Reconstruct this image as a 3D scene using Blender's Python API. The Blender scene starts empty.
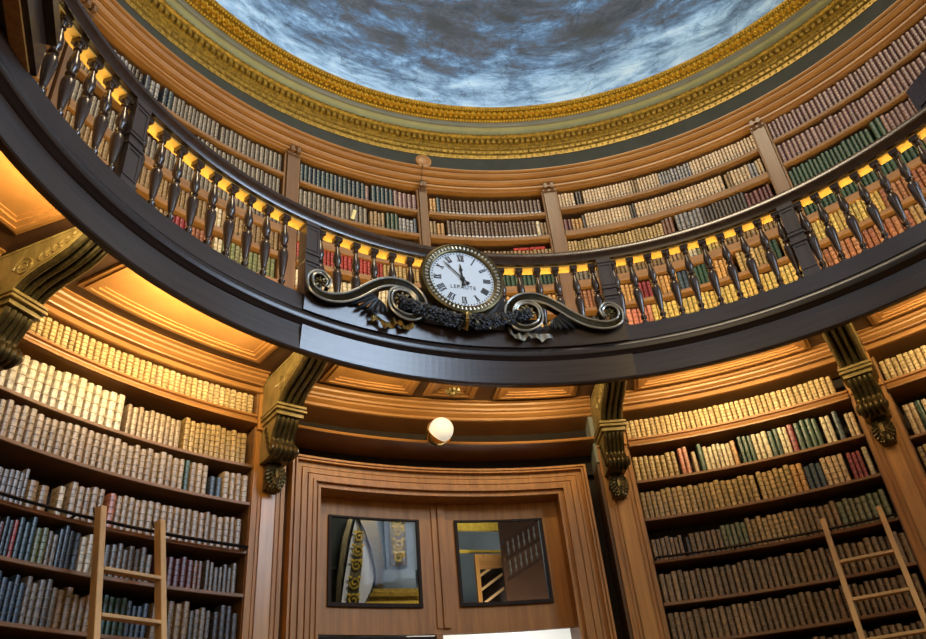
import bpy, bmesh, math, random
from mathutils import Vector, Matrix, noise
random.seed(7)
R_ = math.radians
SC = bpy.context.scene
COL = SC.collection
# ------------------------------------------------------------------ camera
FPX = 757.951
M0 = (0.91, 0, 0)
def cam_axes(pitch, roll, yaw):
    cy, sy, cp, sp = math.cos(yaw), math.sin(yaw), math.cos(pitch), math.sin(pitch)
    F = Vector((sy*cp, cy*cp, sp)); Rt = Vector((cy, -sy, 0)); U = Rt.cross(F)
    c, s = math.cos(roll), math.sin(roll)
    return c*Rt+s*U, -s*Rt+c*U, F
CR, CU, CF = cam_axes(R_(33.2163560), R_(-5.7682869), R_(-24.6898760))
CP = Vector((0, -2.5936, 1.6))
cd = bpy.data.cameras.new('camera'); cam = bpy.data.objects.new('camera', cd); COL.objects.link(cam)
cd.sensor_width = 36; cd.lens = FPX*36/926; cd.clip_start = .05
cam.matrix_world = Matrix(((CR.x, CU.x, -CF.x, CP.x), (CR.y, CU.y, -CF.y, CP.y), (CR.z, CU.z, -CF.z, CP.z), (0, 0, 0, 1)))
SC.camera = cam
def px(P):
    d = Vector(P)-CP; w = d.dot(CF)
    if w < .1: return (-999, -999, w)
    return (463+FPX*d.dot(CR)/w, 319.5-FPX*d.dot(CU)/w, w)
# ------------------------------------------------------------------ view, world, large lights
SC.view_settings.view_transform = 'Standard'; SC.view_settings.look = 'None'
SC.view_settings.exposure = 0.0; SC.view_settings.gamma = 1.0; SC.view_settings.use_curve_mapping = False
SC.cycles.use_denoising = True
SC.cycles.max_bounces = 6
W = bpy.data.worlds.new('world'); SC.world = W; W.use_nodes = True
W.node_tree.nodes['Background'].inputs[0].default_value = (.9, .85, .8, 1)
W.node_tree.nodes['Background'].inputs[1].default_value = .12
def P(a, r, z):
    t = R_(a); return Vector((r*math.sin(t), r*math.cos(t), z))
def area(name, loc, target, sx, sy, power, color, spread=180):
    l = bpy.data.lights.new(name, 'AREA'); l.shape = 'RECTANGLE'; l.size = sx; l.size_y = sy
    l.energy = power; l.color = color; l.spread = R_(spread)
    o = bpy.data.objects.new(name, l); COL.objects.link(o); o.location = loc
    o.rotation_euler = (Vector(target)-Vector(loc)).to_track_quat('-Z', 'Y').to_euler()
    return o
COOL = (.60, .77, 1.0); WARM = (1.0, .76, .38); WARM2 = (1.0, .72, .27)
# daylight through the right-hand window, then an added warm fill from behind
area('window_daylight', P(74, 4.75, 7.0), (-2.8, 1.4, 6.3), 3.4, 3.0, 300, COOL, 120)
area('added_warm_fill', P(165, 4.75, 5.3), (-.6, 3.0, 4.2), 3.0, 4.2, 100, (1, .72, .38))
# added warm overhead light at the crown of the dome
sk = area('added_crown_light', (0, 0, 11.2), (0, 0, 0), 1.7, 1.7, 200, (1, .80, .52)); sk.data.shape = 'DISK'
# added lamps above the ring cornice wash the far side of the dome
for k in range(12):
    a = k*30+15
    area('added_dome_lamp', P(a, 3.74, 8.66), P(a, 0, 10.6), 1.2, .12, 10, (.60, .79, 1.0), 150)

def lamp(name, a, r, z, out, up, L, power, color):
    o = area(name, P(a, r, z), P(a, r+out, z+up), L, .05, power, color)
    # long side along the ring
    d = (Vector(P(a, r+out, z+up))-Vector(P(a, r, z))).normalized()
    t = Vector((math.cos(R_(a)), -math.sin(R_(a)), 0)); b = d.cross(t)
    m = Matrix((t, -b, -d)).transposed()
    o.rotation_euler = m.to_euler()
    return o
# tubes behind the beam, under the gallery, one or two per bay
for a, L, pw in ((-107, .9, 20), (-80.5, 1.0, 44), (-54.5, .55, 14), (-33, .55, 14), (-7, .95, 32), (22, .9, 26)):
    lamp('gallery_tube_light', a, 3.31, 4.62, 1, .75, L, pw, WARM)
# strips on the gallery floor behind the balusters
for a in range(-104, 34, 8):
    lamp('gallery_floor_light', a, 3.47, 5.03, .45, 1, .42, 6.5, WARM2)

# ------------------------------------------------------------------ materials
def N(nt, t, **kw):
    n = nt.nodes.new(t)
    for k, v in kw.items(): setattr(n, k, v)
    return n
def mat(name, rough=.5, metal=0, coat=0, spec=.5):
    m = bpy.data.materials.new(name); m.use_nodes = True; nt = m.node_tree
    b = nt.nodes['Principled BSDF']; b.inputs['Roughness'].default_value = rough
    b.inputs['Metallic'].default_value = metal; b.inputs['Coat Weight'].default_value = coat
    b.inputs['Coat Roughness'].default_value = .25; b.inputs['Specular IOR Level'].default_value = spec
    return m, nt, b
def ramp(nt, pts):
    r = N(nt, 'ShaderNodeValToRGB'); e = r.color_ramp.elements
    while len(e) < len(pts): e.new(.5)
    for x, (p, c) in zip(e, pts): x.position = p; x.color = (*c, 1)
    return r
def grained(name, c0, c1, scale, rough=.4, coat=0, metal=0, detail=6, bump=.15, spec=.5, gen='Object'):
    m, nt, b = mat(name, rough, metal, coat, spec)
    tc = N(nt, 'ShaderNodeTexCoord'); mp = N(nt, 'ShaderNodeMapping'); mp.inputs['Scale'].default_value = scale
    nz = N(nt, 'ShaderNodeTexNoise'); nz.inputs['Scale'].default_value = 1; nz.inputs['Detail'].default_value = detail
    nz.inputs['Roughness'].default_value = .65
    r = ramp(nt, ((.3, c0), (.7, c1)))
    L = nt.links.new
    L(tc.outputs[gen], mp.inputs[0]); L(mp.outputs[0], nz.inputs['Vector']); L(nz.outputs[0], r.inputs[0]); L(r.outputs[0], b.inputs['Base Color'])
    if bump:
        bp = N(nt, 'ShaderNodeBump'); bp.inputs['Strength'].default_value = bump; bp.inputs['Distance'].default_value = .004
        L(nz.outputs[0], bp.inputs['Height']); L(bp.outputs[0], b.inputs['Normal'])
    return m
def plain(name, c, rough=.5, metal=0, coat=0):
    m, nt, b = mat(name, rough, metal, coat); b.inputs['Base Color'].default_value = (*c, 1); return m
VG = (22, 22, 1.6); HG = (1.6, 1.6, 20)
M = {}
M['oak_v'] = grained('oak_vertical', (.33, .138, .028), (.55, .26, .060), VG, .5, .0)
M['oak_h'] = grained('oak_horizontal', (.27, .118, .030), (.43, .205, .058), HG, .42, .15, bump=.05)
M['shelf'] = grained('shelf_oak', (.18, .085, .030), (.29, .145, .052), (3, 3, 25), .5, bump=.05)
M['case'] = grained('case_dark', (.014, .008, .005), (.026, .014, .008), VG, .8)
M['walnut'] = grained('walnut_beam', (.032, .019, .014), (.060, .037, .027), (2, 2, 40), .28, .35, bump=.05)
M['walnut_d'] = grained('walnut_moulding', (.020, .013, .011), (.035, .024, .02), (2, 2, 40), .3, .3, bump=.05)
M['brown'] = grained('brown_soffit', (.05, .021, .010), (.085, .038, .017), (3, 3, 3), .5, .1, bump=.05)
M['lit_oak'] = grained('lamplit_yellow_oak', (.62, .36, .07), (.80, .50, .12), (12, 12, 3), .45)  # yellow holds the lamp glow on the handrail underside
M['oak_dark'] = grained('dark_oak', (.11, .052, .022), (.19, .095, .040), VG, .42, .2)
M['strip_oak'] = grained('polished_orange_oak', (.42, .19, .035), (.60, .29, .06), VG, .38, .2)
M['newel'] = grained('newel_wood', (.05, .036, .030), (.085, .06, .048), VG, .32, .4, bump=.05)
M['walnut_v'] = grained('walnut_turned', (.036, .019, .012), (.062, .034, .021), VG, .25, .4, bump=.05)
M['gilt_oak'] = grained('gilded_carving', (.17, .12, .04), (.36, .27, .095), (14, 14, 6), .38, .2, metal=.15)
M['bronze'] = grained('aged_gilt_bronze', (.05, .04, .02), (.17, .13, .05), (30, 30, 9), .36, .1, metal=.75)
M['gold'] = grained('gold_leaf', (.75, .47, .04), (1.0, .74, .12), (20, 20, 20), .3, metal=.3, bump=.2)
M['gold_dark'] = grained('dark_gold', (.16, .095, .015), (.55, .36, .055), (25, 25, 25), .4, metal=.35, bump=.2)
M['cove'] = grained('ochre_plaster', (.33, .31, .13), (.42, .39, .17), (3, 3, 3), .8, bump=.05)
M['grey'] = grained('grey_plaster', (.22, .24, .22), (.28, .30, .27), (3, 3, 3), .8, bump=.05)
M['frieze'] = grained('dark_green_frieze', (.022, .027, .018), (.040, .046, .032), (4, 4, 4), .7, bump=.05)
M['ladder'] = grained('pale_oak', (.52, .31, .12), (.70, .45, .19), (18, 18, 2), .5)
M['iron'] = plain('black_iron', (.02, .022, .028), .35, .7)
M['plaster'] = grained('wall_plaster', (.30, .26, .20), (.36, .31, .24), (2, 2, 2), .9, bump=0)
M['floor'] = grained('parquet', (.10, .05, .02), (.2, .1, .045), (3, 25, 3), .4)
M['silver'] = plain('pale_metal', (.62, .60, .52), .28, .85)
M['black'] = plain('black_metal', (.016, .016, .018), .4, .4)
M['enamel'] = plain('white_enamel', (.72, .80, .88), .25, 0, .4)
M['ink'] = plain('numeral_ink', (.008, .01, .02), .5)
M['white'] = plain('white_paint', (.85, .85, .82), .6)
M['blue_wall'] = grained('blue_grey_wall', (.17, .21, .23), (.22, .27, .29), (2, 2, 2), .7, bump=0)
M['cream_paper'] = plain('yellow_paper', (.75, .68, .32), .7)
M['brass'] = plain('brass', (.75, .50, .16), .25, .95)
# globe: milk glass that glows faintly
m, nt, b = mat('milk_glass', .25); b.inputs['Base Color'].default_value = (.9, .89, .83, 1)
b.inputs['Emission Color'].default_value = (1, .97, .86, 1); b.inputs['Emission Strength'].default_value = .45; M['globe'] = m
m, nt, b = mat('window_glass', .02); b.inputs['Base Color'].default_value = (1, 1, 1, 1)
b.inputs['Transmission Weight'].default_value = 1; b.inputs['IOR'].default_value = 1.12; M['glass'] = m
# leather: colour from the binding of each book, mottled
m, nt, b = mat('book_leather', .34); L = nt.links.new
at = N(nt, 'ShaderNodeAttribute', attribute_name='Col'); tc = N(nt, 'ShaderNodeTexCoord')
nz = N(nt, 'ShaderNodeTexNoise'); nz.inputs['Scale'].default_value = 38; nz.inputs['Detail'].default_value = 5
rp = ramp(nt, ((.32, (.52, .50, .48)), (.6, (1.12, 1.1, 1.08))))
mx = N(nt, 'ShaderNodeMix', data_type='RGBA', blend_type='MULTIPLY'); mx.inputs[0].default_value = 1
gm = N(nt, 'ShaderNodeNewGeometry')
L(gm.outputs['Position'], nz.inputs['Vector']); L(nz.outputs[0], rp.inputs[0]); L(at.outputs['Color'], mx.inputs[6]); L(rp.outputs[0], mx.inputs[7]); L(mx.outputs[2], b.inputs['Base Color'])
M['book'] = m
# painted dome
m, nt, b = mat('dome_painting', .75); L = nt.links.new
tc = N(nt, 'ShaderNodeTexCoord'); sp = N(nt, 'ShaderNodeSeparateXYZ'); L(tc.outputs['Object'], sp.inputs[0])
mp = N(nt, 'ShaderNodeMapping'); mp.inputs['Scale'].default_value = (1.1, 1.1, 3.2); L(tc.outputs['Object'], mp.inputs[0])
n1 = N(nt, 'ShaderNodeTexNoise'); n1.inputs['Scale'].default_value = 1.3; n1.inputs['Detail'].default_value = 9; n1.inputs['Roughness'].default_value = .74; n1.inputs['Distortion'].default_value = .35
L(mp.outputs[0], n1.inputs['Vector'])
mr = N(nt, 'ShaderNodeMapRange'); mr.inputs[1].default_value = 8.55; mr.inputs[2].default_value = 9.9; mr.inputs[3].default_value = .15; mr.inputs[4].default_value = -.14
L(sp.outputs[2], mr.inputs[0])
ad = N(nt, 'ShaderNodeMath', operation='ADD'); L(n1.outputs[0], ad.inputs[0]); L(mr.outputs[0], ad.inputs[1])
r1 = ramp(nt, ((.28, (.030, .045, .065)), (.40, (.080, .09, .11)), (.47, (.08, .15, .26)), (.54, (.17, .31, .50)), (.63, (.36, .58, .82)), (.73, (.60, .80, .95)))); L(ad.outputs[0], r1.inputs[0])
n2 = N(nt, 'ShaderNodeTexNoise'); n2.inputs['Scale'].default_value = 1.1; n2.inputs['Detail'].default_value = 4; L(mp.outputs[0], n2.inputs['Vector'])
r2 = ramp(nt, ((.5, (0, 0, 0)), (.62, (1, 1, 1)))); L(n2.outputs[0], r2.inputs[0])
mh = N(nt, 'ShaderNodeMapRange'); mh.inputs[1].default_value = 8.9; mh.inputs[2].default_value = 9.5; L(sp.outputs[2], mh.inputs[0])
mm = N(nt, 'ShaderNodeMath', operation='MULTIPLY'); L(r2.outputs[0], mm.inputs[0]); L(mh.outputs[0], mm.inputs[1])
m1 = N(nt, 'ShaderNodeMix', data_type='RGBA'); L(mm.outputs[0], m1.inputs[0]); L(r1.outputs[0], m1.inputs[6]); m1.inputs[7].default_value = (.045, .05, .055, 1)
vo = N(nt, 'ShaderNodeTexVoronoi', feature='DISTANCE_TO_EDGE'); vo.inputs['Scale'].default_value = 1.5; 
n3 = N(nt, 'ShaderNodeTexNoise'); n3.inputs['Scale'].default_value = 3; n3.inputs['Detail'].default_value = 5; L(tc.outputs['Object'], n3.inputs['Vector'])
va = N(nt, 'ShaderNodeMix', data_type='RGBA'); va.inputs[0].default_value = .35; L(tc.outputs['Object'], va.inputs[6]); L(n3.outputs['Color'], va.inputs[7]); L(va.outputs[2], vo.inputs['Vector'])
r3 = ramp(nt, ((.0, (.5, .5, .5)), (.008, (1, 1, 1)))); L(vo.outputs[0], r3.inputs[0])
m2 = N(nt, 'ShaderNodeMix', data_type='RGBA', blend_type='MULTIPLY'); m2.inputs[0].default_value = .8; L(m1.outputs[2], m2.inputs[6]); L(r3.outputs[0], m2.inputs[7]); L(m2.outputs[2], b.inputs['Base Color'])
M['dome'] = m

# ------------------------------------------------------------------ helpers
def obj(name, bm, m, parent=None, smooth=False, recalc=True):
    if recalc: bmesh.ops.recalc_face_normals(bm, faces=bm.faces[:])
    me = bpy.data.meshes.new(name); bm.to_mesh(me); bm.free()
    if smooth:
        for p in me.polygons: p.use_smooth = True
        me.set_sharp_from_angle(angle=R_(40))
    me.materials.append(M[m] if isinstance(m, str) else m)
    o = bpy.data.objects.new(name, me); COL.objects.link(o)
    if parent: o.parent = parent; o.matrix_parent_inverse = Matrix.Identity(4)
    return o
def tag(o, label=None, cat=None, group=None, kind=None):
    if label: o['label'] = label
    if cat: o['category'] = cat
    if group: o['group'] = group
    if kind: o['kind'] = kind
    return o
def thing(name, label, cat, loc=(0, 0, 0), rot=0, group=None):
    o = bpy.data.objects.new(name, None); COL.objects.link(o); o.location = loc; o.rotation_euler = (0, 0, rot)
    o.empty_display_size = .1
    return tag(o, label, cat, group)
def at_az(name, label, cat, a, r, z, group=None): return thing(name, label, cat, P(a, r, z), -R_(a), group)
def sweep(bm, prof, a0, a1, step=1.5, closed=True):
    """closed (r,z) outline swept round the room axis from azimuth a0 to a1"""
    full = abs(a1-a0) >= 359.9
    n = max(1, int(math.ceil(abs(a1-a0)/step)))
    rings = []
    for i in range(n if full else n+1):
        a = a0+(a1-a0)*i/n
        rings.append([bm.verts.new(P(a, r, z)) for r, z in prof])
    k = len(prof)
    for i in range(n if full else n):
        A, B = rings[i], rings[(i+1) % len(rings)]
        for j in range(k if closed else k-1):
            bm.faces.new((A[j], B[j], B[(j+1) % k], A[(j+1) % k]))
    if closed and not full:
        bm.faces.new(rings[0]); bm.faces.new(rings[-1][::-1])
    return bm
def sw(name, prof, a0, a1, m, parent=None, step=1.5, smooth=False):
    bm = bmesh.new(); sweep(bm, prof, a0, a1, step); return obj(name, bm, m, parent, smooth)
def box(bm, x0, x1, y0, y1, z0, z1, mt=None):
    vs = [bm.verts.new(Vector((x, y, z)) if mt is None else mt @ Vector((x, y, z))) for x in (x0, x1) for y in (y0, y1) for z in (z0, z1)]
    for f in ((0, 1, 3, 2), (4, 6, 7, 5), (0, 4, 5, 1), (2, 3, 7, 6), (0, 2, 6, 4), (1, 5, 7, 3)): bm.faces.new([vs[i] for i in f])
def pbox(bm, a0, a1, r0, r1, z0, z1, step=1.5): sweep(bm, [(r0, z0), (r0, z1), (r1, z1), (r1, z0)], a0, a1, step)
def bevel(bm, w): bmesh.ops.bevel(bm, geom=bm.edges[:], offset=w, segments=1, affect='EDGES', clamp_overlap=True)
def lathe(bm, prof, n=12, mt=None, axis='Z'):
    rings = []
    for r, z in prof:
        ring = []
        for i in range(n):
            t = 2*math.pi*i/n
            v = Vector((r*math.cos(t), r*math.sin(t), z)) if axis == 'Z' else Vector((r*math.cos(t), z, r*math.sin(t)))
            ring.append(bm.verts.new(mt @ v if mt else v))
        rings.append(ring)
    for A, B in zip(rings, rings[1:]):
        for i in range(n): bm.faces.new((A[i], A[(i+1) % n], B[(i+1) % n], B[i]))
    bm.faces.new(rings[0][::-1]); bm.faces.new(rings[-1])
def tube(bm, pts, rad, n=6):
    pts = [Vector(p) for p in pts]; rings = []
    for i, p in enumerate(pts):
        d = (pts[min(i+1, len(pts)-1)]-pts[max(i-1, 0)]).normalized()
        u = d.cross(Vector((0, 0, 1)) if abs(d.z) < .9 else Vector((1, 0, 0))).normalized(); v = d.cross(u)
        rr = rad[i] if isinstance(rad, (list, tuple)) else rad
        rings.append([bm.verts.new(p+rr*(math.cos(2*math.pi*k/n)*u+math.sin(2*math.pi*k/n)*v)) for k in range(n)])
    for A, B in zip(rings, rings[1:]):
        for k in range(n): bm.faces.new((A[k], A[(k+1) % n], B[(k+1) % n], B[k]))
    bm.faces.new(rings[0][::-1]); bm.faces.new(rings[-1])
BL = {}
def blob(bm, c, s, rot=None, seg=6, rings=4):
    mt = Matrix.Translation(c) @ (rot or Matrix.Identity(4)) @ Matrix.Diagonal((*s, 1))
    key = (seg, rings)
    if key not in BL:
        BL[key] = [[Vector((math.sin(math.pi*i/rings)*math.cos(2*math.pi*j/seg), math.sin(math.pi*i/rings)*math.sin(2*math.pi*j/seg), math.cos(math.pi*i/rings))) for j in range(seg)] for i in range(1, rings)]
    R = [[bm.verts.new(mt @ v) for v in r] for r in BL[key]]
    t = bm.verts.new(mt @ Vector((0, 0, 1))); b = bm.verts.new(mt @ Vector((0, 0, -1)))
    for j in range(seg):
        k = (j+1) % seg
        bm.faces.new((t, R[0][j], R[0][k])); bm.faces.new((b, R[-1][k], R[-1][j]))
        for A, B in zip(R, R[1:]): bm.faces.new((A[j], B[j], B[k], A[k]))

RW = 4.27
# ------------------------------------------------------------------ room shell
def struct(name, bm, m, smooth=False): o = obj(name, bm, m, None, smooth); o['kind'] = 'structure'; return o
bm = bmesh.new(); lathe(bm, [(4.9, -.1), (4.9, 0)], 72); struct('floor', bm, 'floor')
# curved wall behind the bookcases, open at the doorway
bm = bmesh.new(); prof = lambda z0, z1: [(4.66, z0), (4.66, z1), (4.76, z1), (4.76, z0)]
sweep(bm, prof(0, 8.3), -128, -59.2, 3); sweep(bm, prof(0, 8.3), -29.3, 42, 3); sweep(bm, prof(4.75, 8.3), -59.2, -29.3, 3)
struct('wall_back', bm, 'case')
bm = bmesh.new()
sweep(bm, prof(0, 8.3), 42, 50, 3); sweep(bm, prof(0, 5.2), 50, 98, 3); sweep(bm, prof(8.2, 8.3), 50, 98, 3); sweep(bm, prof(0, 8.3), 98, 142, 3)
sweep(bm, prof(0, 2.8), 142, 188, 3); sweep(bm, prof(7.8, 8.3), 142, 188, 3); sweep(bm, prof(0, 8.3), 188, 232, 3)
struct('wall_front', bm, 'plaster')
for nm, a0, a1, z0, z1 in (('window_1', 50, 98, 5.2, 8.2), ('window_2', 142, 188, 2.8, 7.8)):
    bm = bmesh.new()
    for k in range(5):
        a = a0+(a1-a0)*k/4; pbox(bm, a-.5, a+.5, 4.66, 4.72, z0, z1)
    for k in range(5):
        z = z0+(z1-z0)*k/4; pbox(bm, a0, a1, 4.665, 4.715, z-.03, z+.03)
    struct(nm, bm, 'white')
# dome
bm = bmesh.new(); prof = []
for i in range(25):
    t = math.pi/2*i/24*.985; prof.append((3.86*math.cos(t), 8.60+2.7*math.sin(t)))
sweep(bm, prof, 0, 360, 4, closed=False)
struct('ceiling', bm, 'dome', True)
bm = bmesh.new(); sweep(bm, [(.85, 11.22), (.85, 11.30), (.95, 11.30), (.95, 11.20)], 0, 360, 12); struct('added_crown_ring', bm, 'white')  # added ring framing the crown light
# gold guilloche ring round the dome
bm = bmesh.new()
sweep(bm, [(3.83, 8.575), (3.85, 8.60), (4.10, 8.62), (4.10, 8.58), (4.055, 8.562), (4.03, 8.580), (3.99, 8.585), (3.91, 8.585), (3.875, 8.572), (3.85, 8.565)], 0, 360, 2)
struct('trim_1', bm, 'gold_dark'); bm = bmesh.new()  # darker ground puts the shade between the ovals into the colour
for k in range(175):
    a = -118+k*.94
    for q in range(10):
        t0, t1 = 2*math.pi*q/10, 2*math.pi*(q+1)/10
        da, dr = .34, .034
        c = [P(a+da*math.cos(t)*s, 3.95+dr*math.sin(t)*s, 8.583-h) for t in (t0, t1) for s, h in ((1.3, 0), (1.0, .030), (.66, 0))]
        v = [bm.verts.new(x) for x in c]
        bm.faces.new((v[0], v[3], v[4], v[1])); bm.faces.new((v[1], v[4], v[5], v[2]))
    blob(bm, P(a, 3.95, 8.578), (.013, .013, .014), None, 6, 4); blob(bm, P(a+.47, 3.95, 8.580), (.008, .024, .012), Matrix.Rotation(-R_(a), 4, 'Z'), 6, 4)
    for q in (0, .47):
        blob(bm, P(a+q, 4.035, 8.568), (.015, .015, .016), None, 6, 4)
        blob(bm, P(a+q, 3.862, 8.566), (.012, .012, .014), None, 5, 3)
struct('trim_9', bm, 'gold')
# grey fillet and ochre cove
bm = bmesh.new(); sweep(bm, [(4.055, 8.566), (4.085, 8.555), (4.09, 8.535), (4.20, 8.535), (4.20, 8.62), (4.10, 8.62)], 0, 360, 2); struct('trim_2', bm, 'grey')
bm = bmesh.new(); sweep(bm, [(4.085, 8.54), (4.115, 8.535), (4.14, 8.51), (4.155, 8.48), (4.16, 8.445), (4.3, 8.445), (4.3, 8.54)], 0, 360, 2); struct('trim_3', bm, 'cove', True)
# dentil cornice
bm = bmesh.new()
sweep(bm, [(4.145, 8.448), (4.135, 8.44), (4.135, 8.415), (4.16, 8.405), (4.205, 8.40), (4.205, 8.33), (4.225, 8.325), (4.225, 8.285), (4.245, 8.28), (4.245, 8.235), (4.268, 8.225), (4.268, 8.165), (4.4, 8.165), (4.4, 8.448)], 0, 360, 2)
k = 0; a = -118.
while a < 46:
    pbox(bm, a-.26, a+.26, 4.165, 4.215, 8.335, 8.40, 2)
    blob(bm, P(a, 4.137, 8.428), (.019, .019, .017), None, 5, 3); blob(bm, P(a+.475, 4.137, 8.428), (.011, .011, .015), None, 5, 3)
    blob(bm, P(a, 4.222, 8.300), (.012, .012, .012), None, 4, 3); blob(bm, P(a+.475, 4.222, 8.300), (.012, .012, .012), None, 4, 3)
    blob(bm, P(a, 4.243, 8.255), (.016, .016, .018), None, 4, 3); blob(bm, P(a+.475, 4.266, 8.195), (.012, .010, .018), None, 4, 3)
    a += .95
struct('trim_4', bm, 'gold_dark')
bm = bmesh.new(); sweep(bm, [(4.275, 7.80), (4.275, 8.166), (4.6, 8.166), (4.6, 7.80)], 0, 360, 2); struct('trim_5', bm, 'frieze')
# oak cornice over the upper bookcases
bm = bmesh.new()
sweep(bm, [(4.27, 7.62), (4.268, 7.642), (4.240, 7.646), (4.240, 7.668), (4.262, 7.674), (4.262, 7.692), (4.215, 7.70), (4.196, 7.722), (4.194, 7.738), (4.222, 7.742), (4.222, 7.756), (4.165, 7.764), (4.146, 7.786), (4.146, 7.794), (4.168, 7.798), (4.166, 7.806), (4.128, 7.812), (4.12, 7.82), (4.12, 7.83), (4.6, 7.83), (4.6, 7.62)], -122, 42, 1.5)
struct('trim_6', bm, 'oak_h')
bm = bmesh.new(); sweep(bm, [(4.12, 7.62), (4.12, 7.83), (4.66, 7.83), (4.66, 7.62)], 42, 238, 3); struct('trim_7', bm, 'plaster')

# ------------------------------------------------------------------ gallery
gal = thing('gallery', 'curved dark wooden gallery beam and floor carried by the scroll brackets, below the balustrade', 'gallery', (0, 0, 0))
sw('fascia', [(3.178, 4.985), (3.178, 4.838), (3.20, 4.836), (3.262, 4.836), (3.262, 4.985)], -135, 50, 'walnut', gal, 1)
sw('torus_moulding', [(3.20, 4.836), (3.186, 4.834), (3.19, 4.824), (3.166, 4.820), (3.152, 4.80), (3.148, 4.775), (3.158, 4.748), (3.178, 4.737), (3.186, 4.722), (3.2, 4.713), (3.262, 4.713), (3.262, 4.836)], -135, 50, 'walnut_d', gal, 1, True)
sw('lower_fascia', [(3.2, 4.713), (3.2, 4.512), (3.207, 4.50), (3.25, 4.50), (3.262, 4.515), (3.262, 4.713)], -135, 50, 'walnut', gal, 1)
sw('gallery_floor', [(3.262, 4.91), (3.262, 4.985), (4.66, 4.985), (4.66, 4.91)], -128, 50, 'shelf', gal)
bm = bmesh.new(); sweep(bm, [(3.262, 4.845), (3.262, 4.91), (4.24, 4.91), (4.24, 4.845)], -128, 50); obj('soffit', bm, 'brown', gal)
def coffer(a0, a1, r0, r1, z=4.845, name='coffer', center=False):
    bm = bmesh.new(); k = math.degrees(1/((r0+r1)/2))
    for (w0, w1, d) in ((0, .03, .022), (.03, .055, .036), (.055, .09, .026), (.09, .115, .012)):
        if w0 == 0: pbox(bm, a0+.03*k, a1-.03*k, r0+.03, r1-.03, z-.004, z+.001)
        A0, A1, R0, R1 = a0+w0*k, a1-w0*k, r0+w0, r1-w0
        w = w1-w0
        pbox(bm, A0, A1, R1-w, R1, z-d, z+.002); pbox(bm, A0, A1, R0, R0+w, z-d, z+.002)
        pbox(bm, A0, A0+w*k, R0+w, R1-w, z-d, z+.002); pbox(bm, A1-w*k, A1, R0+w, R1-w, z-d, z+.002)
    return obj(name, bm, 'oak_h', gal)
coffer(-120, -98.2, 3.42, 3.93); coffer(-90.2, -68.2, 3.42, 4.02)
coffer(-60.2, -48.1, 3.42, 4.06); coffer(-37.2, -26.1, 3.42, 4.07); coffer(-18.3, 4.1, 3.42, 4.1); coffer(11.4, 34, 3.42, 4.1)
coffer(-46.6, -39.9, 3.6, 4.05)
bm = bmesh.new(); c = P(-43.3, 3.88, 4.80)
for k in range(8):
    t = k*math.pi/4; blob(bm, c+Vector((.045*math.cos(t), .045*math.sin(t), -.005)), (.028, .02, .022), Matrix.Rotation(t, 4, 'Z'))
blob(bm, c+Vector((0, 0, -.02)), (.028, .028, .03)); obj('carved_rosette', bm, 'gilt_oak', gal, True)
# plinth the clock stands on
sw('clock_plinth', [(3.166, 4.84), (3.144, 4.988), (3.178, 4.988), (3.178, 4.84)], -70.0, -19.4, 'walnut', gal, 1)
sw('beam_panel', [(3.197, 4.515), (3.170, 4.706), (3.2, 4.706), (3.2, 4.515)], -70.0, -19.4, 'walnut', gal, 1)
bm = bmesh.new()
for a_, z1 in ((19.5, 5.03), (12.2, 5.10), (10.5, 5.20), (6.8, 5.34)): pbox(bm, -44.7-a_, -44.7+a_, 3.128+.001*a_, 3.155, 4.986, z1, 1)
obj('clock_pedestal', bm, 'walnut_d', gal)
# ------------------------------------------------------------------ balustrade
bal = thing('balustrade', 'dark turned wooden balustrade with curved handrail along the gallery edge, behind the clock', 'balustrade', (0, 0, 0))
HR = [(3.205, 5.745), (3.195, 5.775), (3.17, 5.80), (3.17, 5.835), (3.19, 5.86), (3.24, 5.872), (3.34, 5.872), (3.37, 5.85), (3.37, 5.80), (3.345, 5.775), (3.34, 5.745)]
sw('handrail', HR, -135, 40, 'walnut_v', bal, 1, True)
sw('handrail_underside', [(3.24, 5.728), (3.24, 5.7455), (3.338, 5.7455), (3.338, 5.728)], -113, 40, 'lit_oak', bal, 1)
BP = [(.030, 0), (.030, .045), (.020, .055), (.014, .075), (.020, .09), (.024, .105), (.018, .12), (.013, .135), (.018, .16), (.027, .24), (.035, .32), (.036, .365), (.030, .395), (.018, .412), (.016, .42), (.027, .432), (.027, .445), (.016, .455), (.020, .468), (.030, .49), (.032, .52), (.026, .57), (.017, .625), (.014, .65), (.022, .66), (.022, .672), (.015, .68), (.024, .70), (.027, .705)]
BP = [(r*1.14, z) for r, z in BP]
bm = bmesh.new(); lathe(bm, BP, 12); box(bm, -.034, .034, -.034, .034, .705, .742)
bme = obj('baluster', bm, 'walnut_v', bal, True); bal_me = bme.data
az_b = [-106.7, -104.0, -101.3, -98.7] + [-95.35+2.86*k for k in range(9)] + [-66.7] + [-63.9+2.97*k for k in range(15)] + [-19.0] + [-16.2+2.87*k for k in range(8)] + [6.65] + [9.95, 12.6, 15.55, 18.5, 21.4, 24.2, 27.1, 30.0, 32.9, 35.8]
az_b = [-109.5]+az_b
for i, a in enumerate(az_b):
    o = bme if i == 0 else bme.copy()
    if i: COL.objects.link(o)
    o.parent = bal; o.location = P(a, 3.262, 4.984); o.rotation_euler = (0, 0, -R_(a))
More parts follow.
